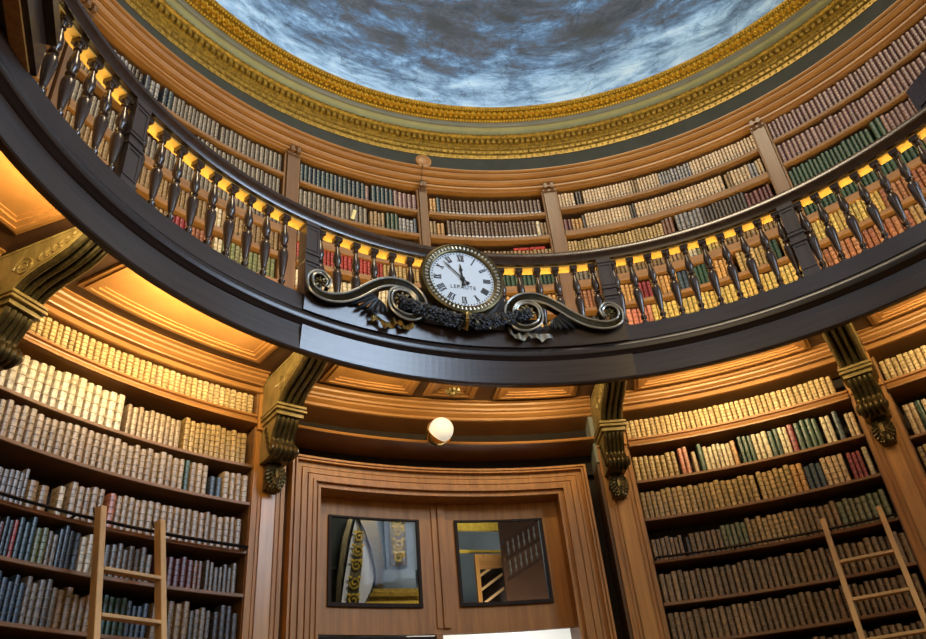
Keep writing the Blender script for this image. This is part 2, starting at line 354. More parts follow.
for a in (-96.95, -68.45, -20.4, 8.3):
    bm = bmesh.new(); mt = Matrix.Translation(P(a, 3.262, 0)) @ Matrix.Rotation(-R_(a), 4, 'Z'); h = .066
    box(bm, -h, h, -.062, .062, 4.986, 5.05, mt); box(bm, -h+.006, h-.006, -.055, .055, 5.05, 5.72, mt); box(bm, -h, h, -.062, .062, 5.70, 5.743, mt)
    for z in (5.33, 5.41): box(bm, -h-.002, h+.002, -.066, .064, z, z+.022, mt)
    for z0, z1 in ((5.07, 5.31), (5.45, 5.68)):   # raised panel frames on the face
        box(bm, -h+.006, -h+.022, -.061, -.05, z0, z1, mt); box(bm, h-.022, h-.006, -.061, -.05, z0, z1, mt)
        box(bm, -h+.022, h-.022, -.061, -.05, z0, z0+.014, mt); box(bm, -h+.022, h-.022, -.061, -.05, z1-.014, z1, mt)
    obj('newel_post', bm, 'newel', bal)

# ------------------------------------------------------------------ lower bookcases
def fluted(name, pts, w, nre, depth, m, parent, back=None):
    """front sheet following (y,z) pts across width w with nre reeds, closed to a back line"""
    bm = bmesh.new(); nx = nre*6; rows = []
    n = len(pts)
    for i, (y, z) in enumerate(pts):
        p0 = pts[max(i-1, 0)]; p1 = pts[min(i+1, n-1)]
        ty, tz = p1[0]-p0[0], p1[1]-p0[1]; L_ = math.hypot(ty, tz) or 1
        ny, nz = tz/L_, -ty/L_
        row = []
        for j in range(nx+1):
            u = j/nx; d = depth*(.5-.5*math.cos(2*math.pi*nre*u))**.6*(1 if 0 < i < n-1 else .2)
            row.append(bm.verts.new((-w/2+w*u, y+ny*d*SGN, z+nz*d*SGN)))
        rows.append(row)
    for A, B in zip(rows, rows[1:]):
        for j in range(nx): bm.faces.new((A[j], A[j+1], B[j+1], B[j]))
    return obj(name, bm, m, parent, False)
SGN = 1
def slab(bm, pts, x0, x1):
    A = [bm.verts.new((x0, y, z)) for y, z in pts]; B = [bm.verts.new((x1, y, z)) for y, z in pts]
    bm.faces.new(A); bm.faces.new(B[::-1]); n = len(pts)
    for i in range(n): bm.faces.new((A[i], A[(i+1) % n], B[(i+1) % n], B[i]))
def smoothc(pts, k=4):
    out = []
    P_ = [pts[0]]+list(pts)+[pts[-1]]
    for i in range(1, len(P_)-2):
        p0, p1, p2, p3 = P_[i-1:i+3]
        for j in range(k):
            t = j/k
            out.append(tuple(.5*((2*p1[d])+(-p0[d]+p2[d])*t+(2*p0[d]-5*p1[d]+4*p2[d]-p3[d])*t*t+(-p0[d]+3*p1[d]-3*p2[d]+p3[d])*t**3) for d in range(len(p1))))
    out.append(tuple(pts[-1])); return out
def corbel(a, where, skew=0, w=.235):
    t = at_az('scroll_bracket', where, 'bracket', a, 0, 0, 'carved brackets under the gallery')
    if skew: t.rotation_euler.z = -R_(a+skew); t.location = P(a, 4.2, 0)-P(a+skew, 4.2, 0)
    up = smoothc([(3.30, 4.815), (3.285, 4.79), (3.30, 4.76), (3.345, 4.755), (3.39, 4.765), (3.46, 4.735), (3.56, 4.67), (3.68, 4.62), (3.80, 4.585), (3.90, 4.535), (3.96, 4.475)])
    bm = bmesh.new(); slab(bm, up+[(4.268, 4.475), (4.268, 4.815)], -w/2+.012, w/2-.012); obj('upper_scroll', bm, 'gilt_oak', t)
    fluted('reeded_front', up, w-.02, 4, .026, 'bronze', t)
    for s in (-1, 1):   # carved foliage on both cheeks
        bm = bmesh.new(); x = s*(w/2-.010); pts = []
        for i in range(40):
            th = i*.33; rr = .085*(1-i/44); pts.append((x, 3.92+rr*math.cos(th), 4.64+rr*.85*math.sin(th)))
        tube(bm, pts, [.010*(1-i/60) for i in range(40)], 5)
        for i in range(7):
            y = 3.80-.05*i; z = 4.66+.016*i; L_ = .055-.005*i
            blob(bm, Vector((x, y, z+.025)), (.009, L_*.6, .016), Matrix.Rotation(-.9, 4, 'X'))
            blob(bm, Vector((x, y-.01, z-.012)), (.009, L_*.5, .012), Matrix.Rotation(.5, 4, 'X'))
        tube(bm, [(x, y_, z_) for y_, z_ in [(p[0]+.012, p[1]+.018) for p in up[4:]]], .008, 5)
        tube(bm, [(x, 4.25, 4.80), (x, 3.36, 4.80)], .010, 5)
        obj('carved_cheek', bm, 'gilt_oak', t, True)
    bm = bmesh.new()      # moulded block between the two scrolls
    for (d, z0, z1) in ((.0, 4.455, 4.475), (.018, 4.438, 4.455), (-.004, 4.42, 4.438), (.012+.012, 4.385, 4.42)):
        box(bm, -w/2-.012+d*.6, w/2+.012-d*.6, 3.925+d, 4.268, z0, z1)
    obj('moulded_block', bm, 'gilt_oak', t)
    lo = smoothc([(3.985, 4.385), (4.00, 4.34), (4.05, 4.27), (4.075, 4.22), (4.06, 4.18), (4.025, 4.16), (4.00, 4.13), (4.01, 4.095), (4.05, 4.075), (4.11, 4.075)])
    bm = bmesh.new(); slab(bm, lo+[(4.268, 4.075), (4.268, 4.385)], -w/2+.02, w/2-.02); obj('lower_scroll', bm, 'gilt_oak', t)
    fluted('reeded_front', lo, w-.035, 5, .018, 'bronze', t)
    for s in (-1, 1):
        bm = bmesh.new(); blob(bm, Vector((s*(w/2-.012), 4.05, 4.125)), (.02, .048, .044), None, 10, 6)
        for i in range(4): blob(bm, Vector((s*(w/2-.018), 4.12+.02*i, 4.18+.05*i)), (.012, .022, .03), Matrix.Rotation(.5, 4, 'X'))
        obj('volute', bm, 'bronze', t, True)
    bm = bmesh.new()      # acanthus leaf
    for s in (-1, 1):
        for i in range(6):
            z = 4.03-.030*i; L_ = (.062, .072, .075, .068, .055, .038)[i]
            tube(bm, [(s*.006, 4.205, z+.015), (s*L_*.55, 4.175-.004*i, z+.008), (s*L_, 4.165, z-.018), (s*(L_+.006), 4.20, z-.045)], [.012, .017, .018, .006], 7)
            tube(bm, [(s*.004, 4.19, z+.01), (s*L_*.35, 4.155, z-.006), (s*L_*.6, 4.15, z-.034), (s*L_*.62, 4.19, z-.055)], [.008, .013, .012, .004], 6)
    tube(bm, [(0, 4.18, 4.06), (0, 4.145, 4.0), (0, 4.135, 3.93), (0, 4.15, 3.86), (0, 4.20, 3.835)], [.014, .020, .020, .018, .006], 7)
    box(bm, -.06, .06, 4.20, 4.268, 3.86, 4.075)
    obj('acanthus_leaf', bm, 'bronze', t, True)
    return t
corbel(-95.2, 'carved scroll bracket at the far left edge, its carved cheek in full view')
corbel(-64.5, 'carved scroll bracket on the pilaster left of the door casing')
corbel(-22.7, 'carved scroll bracket on the pilaster right of the door, pale carved cheek showing', -6, .22)
corbel(7.9, 'carved scroll bracket right of the right lower bookcase')
def pil_low(a, w, label):
    t = at_az('pilaster', label, 'pilaster', a, 0, 0, 'lower pilasters'); bm = bmesh.new(); h = w/2
    box(bm, -h, h, 4.275, 4.62, 0, 4.84); obj('shaft', bm, 'oak_v', t)
    bm = bmesh.new()
    for s in (-1, 1):
        box(bm, s*h-.016, s*h+.016, 4.262, 4.30, 0, 4.36); box(bm, s*(h-.045)-.007, s*(h-.045)+.007, 4.266, 4.29, 0, 3.86)
    box(bm, -h-.015, h+.015, 4.235, 4.30, 4.36, 4.46)
    obj('edge_moulding', bm, 'oak_v', t)
    bm = bmesh.new(); box(bm, -.055, .055, 4.262, 4.29, .3, 3.84); obj('raised_panel', bm, 'strip_oak', t)
pil_low(-95.1, .26, 'oak pilaster at the far left, under the leftmost scroll bracket')
pil_low(-64.6, .24, 'oak pilaster with raised strip left of the door')
pil_low(-22.3, .25, 'oak pilaster with raised orange strip right of the door')
pil_low(7.9, .245, 'oak pilaster right of the right lower bookcase')
CORN = [(4.27, 4.70), (4.252, 4.704), (4.252, 4.742), (4.258, 4.748), (4.30, 4.750), (4.30, 4.762), (4.240, 4.764), (4.236, 4.774), (4.20, 4.792), (4.196, 4.806), (4.168, 4.814), (4.160, 4.828), (4.13, 4.833), (4.13, 4.844), (4.6, 4.844), (4.6, 4.70)]
def case(label, a0, a1, shelves, top, thick=.028, bottom=0, board=None, corn=None, upper=False, back=4.6, rod=None):
    t = thing('bookcase', label, 'bookcase', (0, 0, 0), 0, None); k = math.degrees(1/RW)
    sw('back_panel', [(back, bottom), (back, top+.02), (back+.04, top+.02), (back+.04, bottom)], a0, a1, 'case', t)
    for q0, q1 in ((a0, a0+.02*k), (a1-.02*k, a1)): sw('side_panel', [(4.285, bottom), (4.285, top), (back, top), (back, bottom)], q0, q1, 'shelf', t)
    for z in shelves:
        th = thick
        if isinstance(z, tuple): z, th = z
        if board is not None and z == board:
            sw('shelf', [(4.262, z), (4.25, z-.008), (4.25, z-.024), (4.272, z-.03), (4.275, z-.042), (4.258, z-.05), (4.25, z-.066), (4.235, z-.076), (4.235, z-.092), (4.28, z-.096), (back, z-.096), (back, z)], a0+.3, a1-.3, 'oak_h', t)
        else:
            sw('shelf', [(4.268, z-.004), (4.268, z-th+.004), (4.274, z-th), (back, z-th), (back, z), (4.274, z)], a0+.3, a1-.3, 'shelf', t)
    if corn: sw('cornice', corn, a0-.2, a1+.2, 'oak_h', t)
    if rod:
        bm = bmesh.new(); n = 24
        tube(bm, [P(a0+.5+(a1-a0-1)*i/n, 4.215, rod) for i in range(n+1)], .011, 6)
        for q in (.02, .35, .65, .98):
            a = a0+(a1-a0)*q; tube(bm, [P(a, 4.215, rod), P(a, 4.28, rod-.005)], .009, 5)
        obj('ladder_rail', bm, 'iron', t)
    return t
LS = [4.50, 4.062, 3.756, 3.385, 3.075, 2.73, 2.36, 1.95, 1.5, 1.0, .5, .1]
case('lower left bookcase of six visible rows of pale and dark books, behind the left ladder', -93.3, -66.25, LS, 4.70, board=4.50, corn=CORN, rod=3.392)
RS = [4.42, 4.01, 3.66, 3.292, 2.945, 2.635, 2.3, 1.95, 1.5, 1.0, .5, .1]
case('lower right bookcase of old brown and cream books, behind the right ladder', -20.55, 6.15, RS, 4.66, board=4.42, corn=CORN, rod=3.30)
FS = [4.39, 3.88, 3.53, 3.2, 2.85, 2.5, 2.0, 1.5, 1.0, .5, .1]
case('narrow slice of lower bookcase at the right edge of the picture', 9.65, 30, FS, 4.64, board=4.39, corn=CORN)
case('lower bookcase beyond the leftmost bracket', -124, -96.9, LS, 4.70, board=4.50, corn=CORN)
# ------------------------------------------------------------------ door bay
AD = -44.0
dr = thing('door_surround', 'moulded oak casing with canopy shelf around the glazed double door under the clock', 'door casing', (0, 0, 0)); dr['kind'] = 'structure'
sw('cornice', [(4.275, 4.695), (4.255, 4.70), (4.252, 4.722), (4.262, 4.726), (4.245, 4.736), (4.225, 4.752), (4.222, 4.770), (4.20, 4.776), (4.195, 4.795), (4.165, 4.812), (4.160, 4.828), (4.13, 4.833), (4.13, 4.844), (4.6, 4.844), (4.6, 4.695)], -62.6, -24.1, 'oak_h', dr)
sw('canopy_shelf', [(4.20, 4.43), (4.195, 4.44), (4.20, 4.455), (4.58, 4.455), (4.58, 4.43)], -62.4, -24.4, 'oak_h', dr)
sw('recess_back', [(4.58, 4.23), (4.58, 4.84), (4.62, 4.84), (4.62, 4.23)], -62.4, -24.4, 'case', dr)
for q0, q1 in ((-62.9, -62.3), (-24.55, -24.0)):
    sw('side_cheek', [(4.28, 4.23), (4.28, 4.84), (4.6, 4.84), (4.6, 4.23)], q0, q1, 'grey', dr)
    sw('side_board', [(4.30, 0), (4.30, 4.23), (4.6, 4.23), (4.6, 0)], q0, q1, 'oak_dark', dr)
# casing: stepped mouldings mitred round the opening
bm = bmesh.new(); k = math.degrees(1/RW)
aL0, aL1, aR0, aR1, zi, zo = -62.3, -58.8, -30.0, -26.15, 3.95, 4.20
steps = [(0, .07, 4.212), (.07, .12, 4.235), (.12, .17, 4.208), (.17, .34, 4.246), (.34, .38, 4.256), (.38, .54, 4.236), (.54, .58, 4.252), (.58, .73, 4.230), (.73, .82, 4.216), (.82, .92, 4.252), (.92, 1, 4.236)]
for (s0, s1, rf) in steps:
    l0, l1 = aL0+(aL1-aL0)*s0, aL0+(aL1-aL0)*s1; r1, r0 = aR1+(aR0-aR1)*s0, aR1+(aR0-aR1)*s1; z1, z0 = zo+(zi-zo)*s0, zo+(zi-zo)*s1
    def q(pts):
        F = [bm.verts.new(P(a, rf, z)) for a, z in pts]; B = [bm.verts.new(P(a, 4.36, z)) for a, z in pts]
        bm.faces.new(F); bm.faces.new(B[::-1])
        for i in range(4): bm.faces.new((F[i], F[(i+1) % 4], B[(i+1) % 4], B[i]))
    q([(l0, 0), (l0, z1), (l1, z0), (l1, 0)]); q([(r1, 0), (r0, 0), (r0, z0), (r1, z1)])
    n = 22
    for i in range(n):
        u0, u1 = i/n, (i+1)/n
        q([(l0+(r1-l0)*u0, z1), (l0+(r1-l0)*u1, z1), (l1+(r0-l1)*u1, z0), (l1+(r0-l1)*u0, z0)])
obj('casing', bm, 'oak_v', dr)
bm = bmesh.new(); pbox(bm, aL1-.5, aL1, 4.36, 4.66, 0, zi); pbox(bm, aR0, aR0+.5, 4.36, 4.66, 0, zi); pbox(bm, aL1-.5, aR0+.5, 4.36, 4.66, zi, zi+.04); obj('jamb', bm, 'oak_v', dr)
# transom of two panes over the open door
fr = thing('door_1', 'oak transom frame with two glass panes inside the door casing', 'door', (0, 0, 0)); fr['kind'] = 'structure'
bm = bmesh.new(); rA, rB = 4.44, 4.49
for a0, a1, z0, z1 in ((-58.6, -56.9, 2.86, 3.965), (-31.9, -29.95, 2.86, 3.965), (-46.5, -42.35, 2.86, 3.965), (-56.9, -46.5, 2.86, 3.065), (-42.35, -31.9, 2.86, 3.065), (-56.9, -46.5, 3.80, 3.965), (-42.35, -31.9, 3.80, 3.965)):
    pbox(bm, a0, a1, rA, rB, z0, z1)
obj('transom_frame', bm, 'oak_v', fr)
bm = bmesh.new(); pbox(bm, -45.0, -44.45, 4.425, 4.44, 2.9, 3.93); pbox(bm, -44.3, -43.6, 4.415, 4.44, 2.9, 3.93); obj('centre_bead', bm, 'oak_v', fr)
bm = bmesh.new()
for a0, a1 in ((-56.9, -46.5), (-42.35, -31.9)):
    pbox(bm, a0, a1, 4.415, 4.45, 3.065, 3.095); pbox(bm, a0, a1, 4.42, 4.45, 3.785, 3.80); pbox(bm, a0, a0+.35, 4.42, 4.45, 3.095, 3.785); pbox(bm, a1-.35, a1, 4.42, 4.45, 3.095, 3.785)
obj('glazing_bead', bm, 'case', fr)
for a0, a1 in ((-56.7, -46.7), (-42.15, -32.1)): sw('pane', [(4.46, 3.07), (4.46, 3.80), (4.466, 3.80), (4.466, 3.07)], a0, a1, 'glass', fr, 12)
dl = thing('door_2', 'closed dark left leaf of the door beneath the transom', 'door', (0, 0, 0)); dl['kind'] = 'structure'
sw('leaf', [(4.42, 0), (4.42, 2.84), (4.47, 2.84), (4.47, 0)], -58.5, -45.3, 'case', dl)
bm = bmesh.new(); pbox(bm, -45.3, -44.6, 4.40, 4.48, 0, 2.85); obj('meeting_stile', bm, 'oak_v', dl)
# next room seen through the glass
TD = Matrix.Rotation(-R_(AD), 4, 'Z')
def lb(bm, *a): box(bm, *a, TD)
bm = bmesh.new(); lb(bm, -2.8, -2.7, 4.8, 8.2, 0, 7); lb(bm, 2.7, 2.8, 4.8, 8.2, 0, 7); lb(bm, -2.8, 2.8, 8.1, 8.2, 0, 7); lb(bm, -2.8, 2.8, 4.8, 8.2, 7, 7.1); struct('wall_right', bm, 'blue_wall')
def tl(v): return TD @ Vector(v)
area('next_room_light', tl((.5, 5.4, 6.2)), tl((.5, 8.0, 4.6)), 1.2, .6, 30, (.95, .92, .85))
area('next_room_light', tl((1.5, 5.9, 2.5)), tl((1.5, 7.2, 3.3)), .8, .4, 40, (1, .96, .9))
bm = bmesh.new(); lb(bm, .3, 2.6, 7.2, 7.26, 0, 3.66); struct('wall_left', bm, 'white')
PANE = {'l': (.134, .252, .238, .347), 'r': (.310, .422, .236, .341)}
def pane_poly(bm, side, Y, pts, d=.05):
    a0, a1, z0, z1 = PANE[side]; D_ = Y+1.87
    V = [(-1.80+D_*(a0+(a1-a0)*fx), 1.6+D_*(z0+(z1-z0)*fz)) for fx, fz in pts]
    F = [bm.verts.new((x, Y, z)) for x, z in V]; K = [bm.verts.new((x, Y+d, z)) for x, z in V]
    bm.faces.new(F); bm.faces.new(K[::-1]); n = len(V)
    for j in range(n): bm.faces.new((F[j], F[(j+1) % n], K[(j+1) % n], K[j]))
def pane_pt(side, Y, fx, fz):
    a0, a1, z0, z1 = PANE[side]; D_ = Y+1.87
    return Vector((-1.80+D_*(a0+(a1-a0)*fx), Y, 1.6+D_*(z0+(z1-z0)*fz)))
def room_thing(name, label, cat): return thing(name, label, cat, (0, 0, 0), -R_(AD))
def arabesque(bm, side, Y, line, rad):
    for i in range(len(line)-1):
        (x0, z0), (x1, z1) = line[i], line[i+1]
        c = pane_pt(side, Y, (x0+x1)/2, (z0+z1)/2)
        tube(bm, [c+Vector((rad*(1-j/15)*math.cos(j*.75+i*3.1), -.01, rad*1.1*(1-j/15)*math.sin(j*.75+i*3.1))) for j in range(13)], .012, 4)
        for q in (-1, 1): blob(bm, c+Vector((q*rad*.8, -.01, rad*.9)), (.03, .012, .02), None, 5, 3)
ar = room_thing('arch', 'pointed arch with a gilt arabesque reveal seen through the left glass pane', 'arch')
bm = bmesh.new(); pane_poly(bm, 'l', 7.8, [(.10, -.2), (.16, .3), (.22, .7), (.29, 1.05), (.31, 1.05), (.40, .85), (.47, .6), (.49, .3), (.38, -.05), (.36, -.2)]); obj('reveal', bm, 'white', ar)
bm = bmesh.new(); pane_poly(bm, 'l', 7.78, [(.17, -.1), (.22, .35), (.28, .75), (.315, .95), (.37, .8), (.36, .5), (.32, .2), (.31, -.1)], .02); obj('reveal_ground', bm, 'bronze', ar)
bm = bmesh.new(); arabesque(bm, 'l', 7.76, [(.25, -.05), (.26, .15), (.28, .35), (.30, .55), (.325, .72), (.33, .88)], .075); obj('arabesque', bm, 'gold', ar)
bm = bmesh.new(); pane_poly(bm, 'l', 7.7, [(.30, 1.1), (.38, .92), (.46, .68), (.51, .4), (.52, .1), (.60, .1), (.60, .4), (.58, .72), (.54, .95), (.50, 1.1)], .2); obj('arch_moulding', bm, 'bronze', ar)
bm = bmesh.new(); pane_poly(bm, 'l', 7.7, [(-.1, -.2), (.10, -.2), (.13, .3), (.20, .8), (.27, 1.1), (.22, 1.1), (.14, .8), (.08, .3), (.06, -.1), (-.1, -.1)], .2); obj('arch_moulding', bm, 'bronze', ar)
bm = bmesh.new(); pane_poly(bm, 'l', 7.95, [(-.2, -.2), (.3, -.2), (.3, 1.2), (-.2, 1.2)], .05); obj('dark_opening', bm, 'frieze', ar)
bm = bmesh.new(); c = pane_pt('l', 7.9, .05, .33); tube(bm, [c+Vector((.10*math.cos(t*.4), 0, .10*math.sin(t*.4))) for t in range(17)], .014, 5); obj('tracery_ring', bm, 'bronze', ar)
pn = room_thing('gilt_panel', 'upright gilt arabesque panel on the blue wall in the left glass pane', 'panel')
bm = bmesh.new(); pane_poly(bm, 'l', 7.92, [(.63, .40), (1.1, .40), (1.1, 1.15), (.61, 1.15)]); obj('blue_frame', bm, 'blue_wall', pn)
bm = bmesh.new(); pane_poly(bm, 'l', 7.83, [(.68, .45), (.87, .45), (.87, 1.15), (.68, 1.15)], .02); obj('panel_board', bm, 'bronze', pn)
bm = bmesh.new(); arabesque(bm, 'l', 7.81, [(.775, .47), (.775, .63), (.775, .79), (.775, .95), (.775, 1.1)], .075); obj('arabesque', bm, 'gold', pn)
bm = bmesh.new(); pane_poly(bm, 'l', 7.7, [(.58, .1), (.96, .1), (.96, .40), (.58, .40)], .2); obj('blue_plinth', bm, 'blue_wall', pn)
ct = room_thing('gilt_cornice', 'gilt ribbed cornice across the foot of the left glass pane', 'cornice')
bm = bmesh.new()
for i in range(5): pane_poly(bm, 'l', 7.0-.04*i+.16, [(.37+.025*i, -.06+.05*i), (1.1, -.06+.05*i), (1.1, -.02+.05*i), (.37+.025*i, -.02+.05*i)], .3)
obj('cornice_steps', bm, 'gold_dark', ct)
bm = bmesh.new()
for i in range(24): 
    x = .40+.028*i; pane_poly(bm, 'l', 6.98, [(x, -.03), (x+.014, -.03), (x+.014, .03), (x, .03)], .03)
obj('dentils', bm, 'gold', ct)
lp = room_thing('framed_bookcase', 'oak framed bookcase with slanting shelves seen through the right glass pane', 'bookcase')
bm = bmesh.new(); pane_poly(bm, 'r', 7.0, [(.20, -.2), (.25, -.2), (.25, .58), (.56, .58), (.56, .63), (.20, .63)]); obj('frame', bm, 'oak_v', lp)
bm = bmesh.new(); pane_poly(bm, 'r', 7.0, [(.25, .44), (.56, .46), (.56, .58), (.25, .58)], .03); obj('header_board', bm, 'oak_h', lp)
bm = bmesh.new(); pane_poly(bm, 'r', 7.2, [(.22, -.2), (.62, -.2), (.62, .5), (.22, .5)], .04); obj('back_panel', bm, 'case', lp)
for z in (-.2, -.02, .16, .34):
    bm = bmesh.new(); pane_poly(bm, 'r', 7.05, [(.25, z), (.54, z+.20), (.54, z+.235), (.25, z+.035)], .1); obj('shelf', bm, 'ladder', lp)
bm = bmesh.new(); pane_poly(bm, 'r', 7.1, [(-.1, .66), (.57, .655), (.57, .685), (-.1, .69)], .05); pane_poly(bm, 'r', 7.1, [(-.1, .955), (.57, .95), (.57, 1.1), (-.1, 1.1)], .05); struct('trim_8', bm, 'gold')
bpy.context.view_layer.update(); bpy.data.objects['trim_8'].rotation_euler = (0, 0, -R_(AD))
br = room_thing('far_balustrade', 'small dark slanting balustrade seen through the right glass pane', 'balustrade')
bm = bmesh.new(); pane_poly(bm, 'r', 6.7, [(.56, -.2), (1.1, -.2), (1.1, 1.1), (.56, 1.1)], .04); obj('dark_panel', bm, 'brown', br)
for z in (.30, .56, .80):
    bm = bmesh.new(); pane_poly(bm, 'r', 6.5, [(.60, z-.02), (1.1, z+.26), (1.1, z+.31), (.60, z+.03)], .05); obj('rail', bm, 'walnut_v', br)
for z in (.33, .59):
    for i in range(6):
        p = pane_pt('r', 6.53, .65+.075*i, z+.042*i+.01); bm = bmesh.new()
        lathe(bm, [(.010, 0), (.008, .03), (.016, .07), (.007, .11), (.013, .15), (.008, .19)], 8, Matrix.Translation(p)); obj('baluster', bm, 'silver', br, True)

# ------------------------------------------------------------------ upper bookcases and pilasters
def pil_up(a, w, label):
    t = at_az('upper_pilaster', label, 'pilaster', a, 0, 0, 'upper pilasters'); bm = bmesh.new(); h = w/2
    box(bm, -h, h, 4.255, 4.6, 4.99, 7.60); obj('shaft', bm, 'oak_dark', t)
    bm = bmesh.new()
    for s in (-1, 1): box(bm, s*h*.55-.018, s*h*.55+.018, 4.20, 4.26, 7.60, 7.665)
    box(bm, -h-.006, h+.006, 4.24, 4.6, 7.575, 7.60); obj('capital', bm, 'oak_dark', t)
pil_up(-95.0, .125, 'upper oak pilaster at the far left, behind the steep left balusters')
pil_up(-63.85, .125, 'upper oak pilaster left of the dark teal books')
pil_up(-43.85, .075, 'narrow upper oak pilaster directly above the clock')
pil_up(-23.85, .135, 'upper oak pilaster between the white-tagged brown books and the tan books')
pil_up(8.2, .125, 'upper oak pilaster left of the mauve books')
US = {'A': (-94.0, -64.75, [(7.30, .045), (6.975, .04), (6.60, .095), (6.26, .06), (5.93, .045), 5.60, 5.27], 'upper bookcase bay left of centre, grey and blue books in its top row'),
      'B': (-62.95, -44.4, [(7.29, .04), (6.945, .04), (6.56, .09), (6.27, .06), (5.93, .045), 5.60, 5.27], 'upper bookcase bay with dark teal books, just left above the clock'),
      'C': (-43.3, -24.8, [(7.29, .045), (6.955, .05), (6.60, .07), (6.28, .085), (5.94, .05), 5.60, 5.27], 'upper bookcase bay of brown books with white tags, right above the clock'),
      'D': (-22.9, 7.35, [(7.335, .045), (6.985, .075), (6.64, .05), (6.29, .095), (5.93, .045), 5.60, 5.27], 'upper bookcase bay of pale tan books, right of centre'),
      'E': (9.1, 37, [(7.345, .04), (7.0, .04), (6.64, .05), (6.27, .08), (5.945, .05), 5.60, 5.27], 'upper bookcase bay of mauve and dark green books at the right'),
      'Z': (-122, -96.0, [(7.30, .045), (6.975, .04), (6.60, .095), (6.26, .06), (5.93, .045), 5.60, 5.27], 'upper bookcase bay beyond the leftmost pilaster')}
for kx, (a0, a1, sh, lab) in US.items(): case(lab, a0, a1, sh, 7.62, upper=True, bottom=4.99)
# ------------------------------------------------------------------ books
PAL = {  # name: (words, base colours, band colour, tag colour or None)
 'gilt': ('small cream ribbed', [(.62, .47, .25), (.55, .41, .21), (.66, .52, .30)], (.30, .19, .07), None),
 'vellum': ('large white vellum', [(.66, .60, .47), (.60, .54, .41), (.70, .64, .52)], (.50, .40, .25), None),
 'calf': ('mottled pale calf', [(.40, .31, .21), (.36, .27, .18), (.44, .35, .25)], (.33, .25, .16), None),
 'tan': ('tan banded', [(.45, .31, .125), (.38, .26, .10), (.50, .35, .15)], (.20, .13, .05), None),
 'tanc': ('pale tan', [(.62, .46, .28), (.56, .41, .25), (.66, .51, .32)], (.42, .28, .14), None),
 'orange': ('orange tan', [(.55, .30, .10), (.50, .28, .10)], (.35, .18, .05), None),
 'brown': ('old brown', [(.24, .15, .07), (.19, .12, .055), (.29, .185, .085)], (.32, .23, .12), None),
 'brownr': ('brown red-labelled', [(.18, .10, .065), (.15, .09, .06)], (.30, .05, .04), None),
 'brownw': ('brown white-tagged', [(.13, .08, .055), (.11, .065, .045), (.15, .10, .075)], (.07, .04, .03), (.8, .78, .7)),
 'grey': ('grey brown', [(.16, .135, .11), (.12, .105, .09), (.21, .18, .14)], (.26, .22, .16), None),
 'silver': ('silver grey', [(.30, .29, .28), (.24, .23, .23)], (.10, .09, .09), None),
 'dark': ('very dark', [(.045, .04, .042), (.06, .05, .045), (.05, .045, .05)], (.12, .09, .05), None),
 'blue': ('dark blue', [(.035, .06, .095), (.05, .075, .11)], (.14, .15, .14), None),
 'teal': ('dark teal', [(.035, .07, .085), (.045, .085, .095), (.04, .06, .08)], (.02, .04, .05), None),
 'green': ('dark green', [(.022, .060, .045), (.03, .075, .05)], (.09, .10, .05), None),
 'lgreen': ('olive green', [(.17, .19, .09), (.22, .21, .11)], (.09, .11, .05), None),
 'red': ('red', [(.36, .045, .035), (.30, .04, .035)], (.20, .03, .02), None),
 'dred': ('dark red', [(.22, .03, .04), (.26, .04, .05)], (.12, .02, .02), None),
 'pink': ('rose red', [(.48, .17, .12), (.52, .22, .15)], (.30, .10, .07), None),
 'maroon': ('maroon', [(.14, .05, .05), (.12, .045, .05)], (.08, .03, .03), None),
 'mauve': ('mauve brown', [(.26, .15, .14), (.22, .13, .125), (.29, .18, .16)], (.15, .085, .08), None),
 'rust': ('rust brown', [(.30, .12, .06), (.26, .10, .055), (.34, .16, .08)], (.16, .06, .03), None),
 'yellow': ('yellow tan', [(.60, .42, .13), (.55, .36, .11), (.50, .36, .12)], (.20, .22, .06), None),
 'cream': ('plain cream', [(.62, .54, .38), (.58, .50, .34)], (.40, .32, .20), None),
 'darkt': ('dark yellow-tagged', [(.05, .045, .03), (.06, .06, .04)], (.04, .03, .02), (.55, .45, .12)),
}
def prism_book(bm, lay, mt, w, h, d, base, band, tagc, bands=4):
    """rounded ribbed spine, boards and page block; colour goes in the Col layer"""
    r = w/2*.91; nseg = 4; sg = min(.02, r*.72)
    sec = [(-r, d*.45), (-r, .016)] + [(-r*math.cos(math.pi*i/nseg), .016-sg*math.sin(math.pi*i/nseg)) for i in range(1, nseg)] + [(r, .016), (r, d*.45)]
    zs = [(0, 0, base)]; hw = h*.014
    for i in range(bands):
        zc = h*(i+1)/(bands+1); zs += [(zc-hw, 0, band), (zc-hw*.4, .0035, band), (zc+hw*.4, .0035, band), (zc+hw, 0, base)]
    if tagc: zs = [(0, 0, base), (h*.03, 0, tagc), (h*.14, 0, base)]+[q for q in zs[1:] if q[0] > h*.15]
    zs.append((h, 0, base))
    prev = None
    for (z, o, c) in zs:
        ring = [bm.verts.new(mt @ Vector((x*(1+(o*10 if 0 < i < len(sec)-1 else 0)), y-(o if 1 < i < len(sec)-2 else o*.3), z))) for i, (x, y) in enumerate(sec)]
        if prev:
            for j in range(len(sec)-1):
                f = bm.faces.new((prev[0][j], prev[0][j+1], ring[j+1], ring[j]))
                for lp_ in f.loops: lp_[lay] = (*prev[1], 1)
            f = bm.faces.new((prev[0][-1], prev[0][0], ring[0], ring[-1]))
            for lp_ in f.loops: lp_[lay] = (.5, .42, .3, 1)
        else:
            f = bm.faces.new(ring[::-1])
            for lp_ in f.loops: lp_[lay] = (*c, 1)
        prev = (ring, c)
    f = bm.faces.new(prev[0])
    for lp_ in f.loops: lp_[lay] = (base[0]*.8, base[1]*.8, base[2]*.8, 1)
ROWS = []   # (where, from_end, a0, a1, z, [(a_end, palette, height, width), ...])
def row(*a): ROWS.append(a)
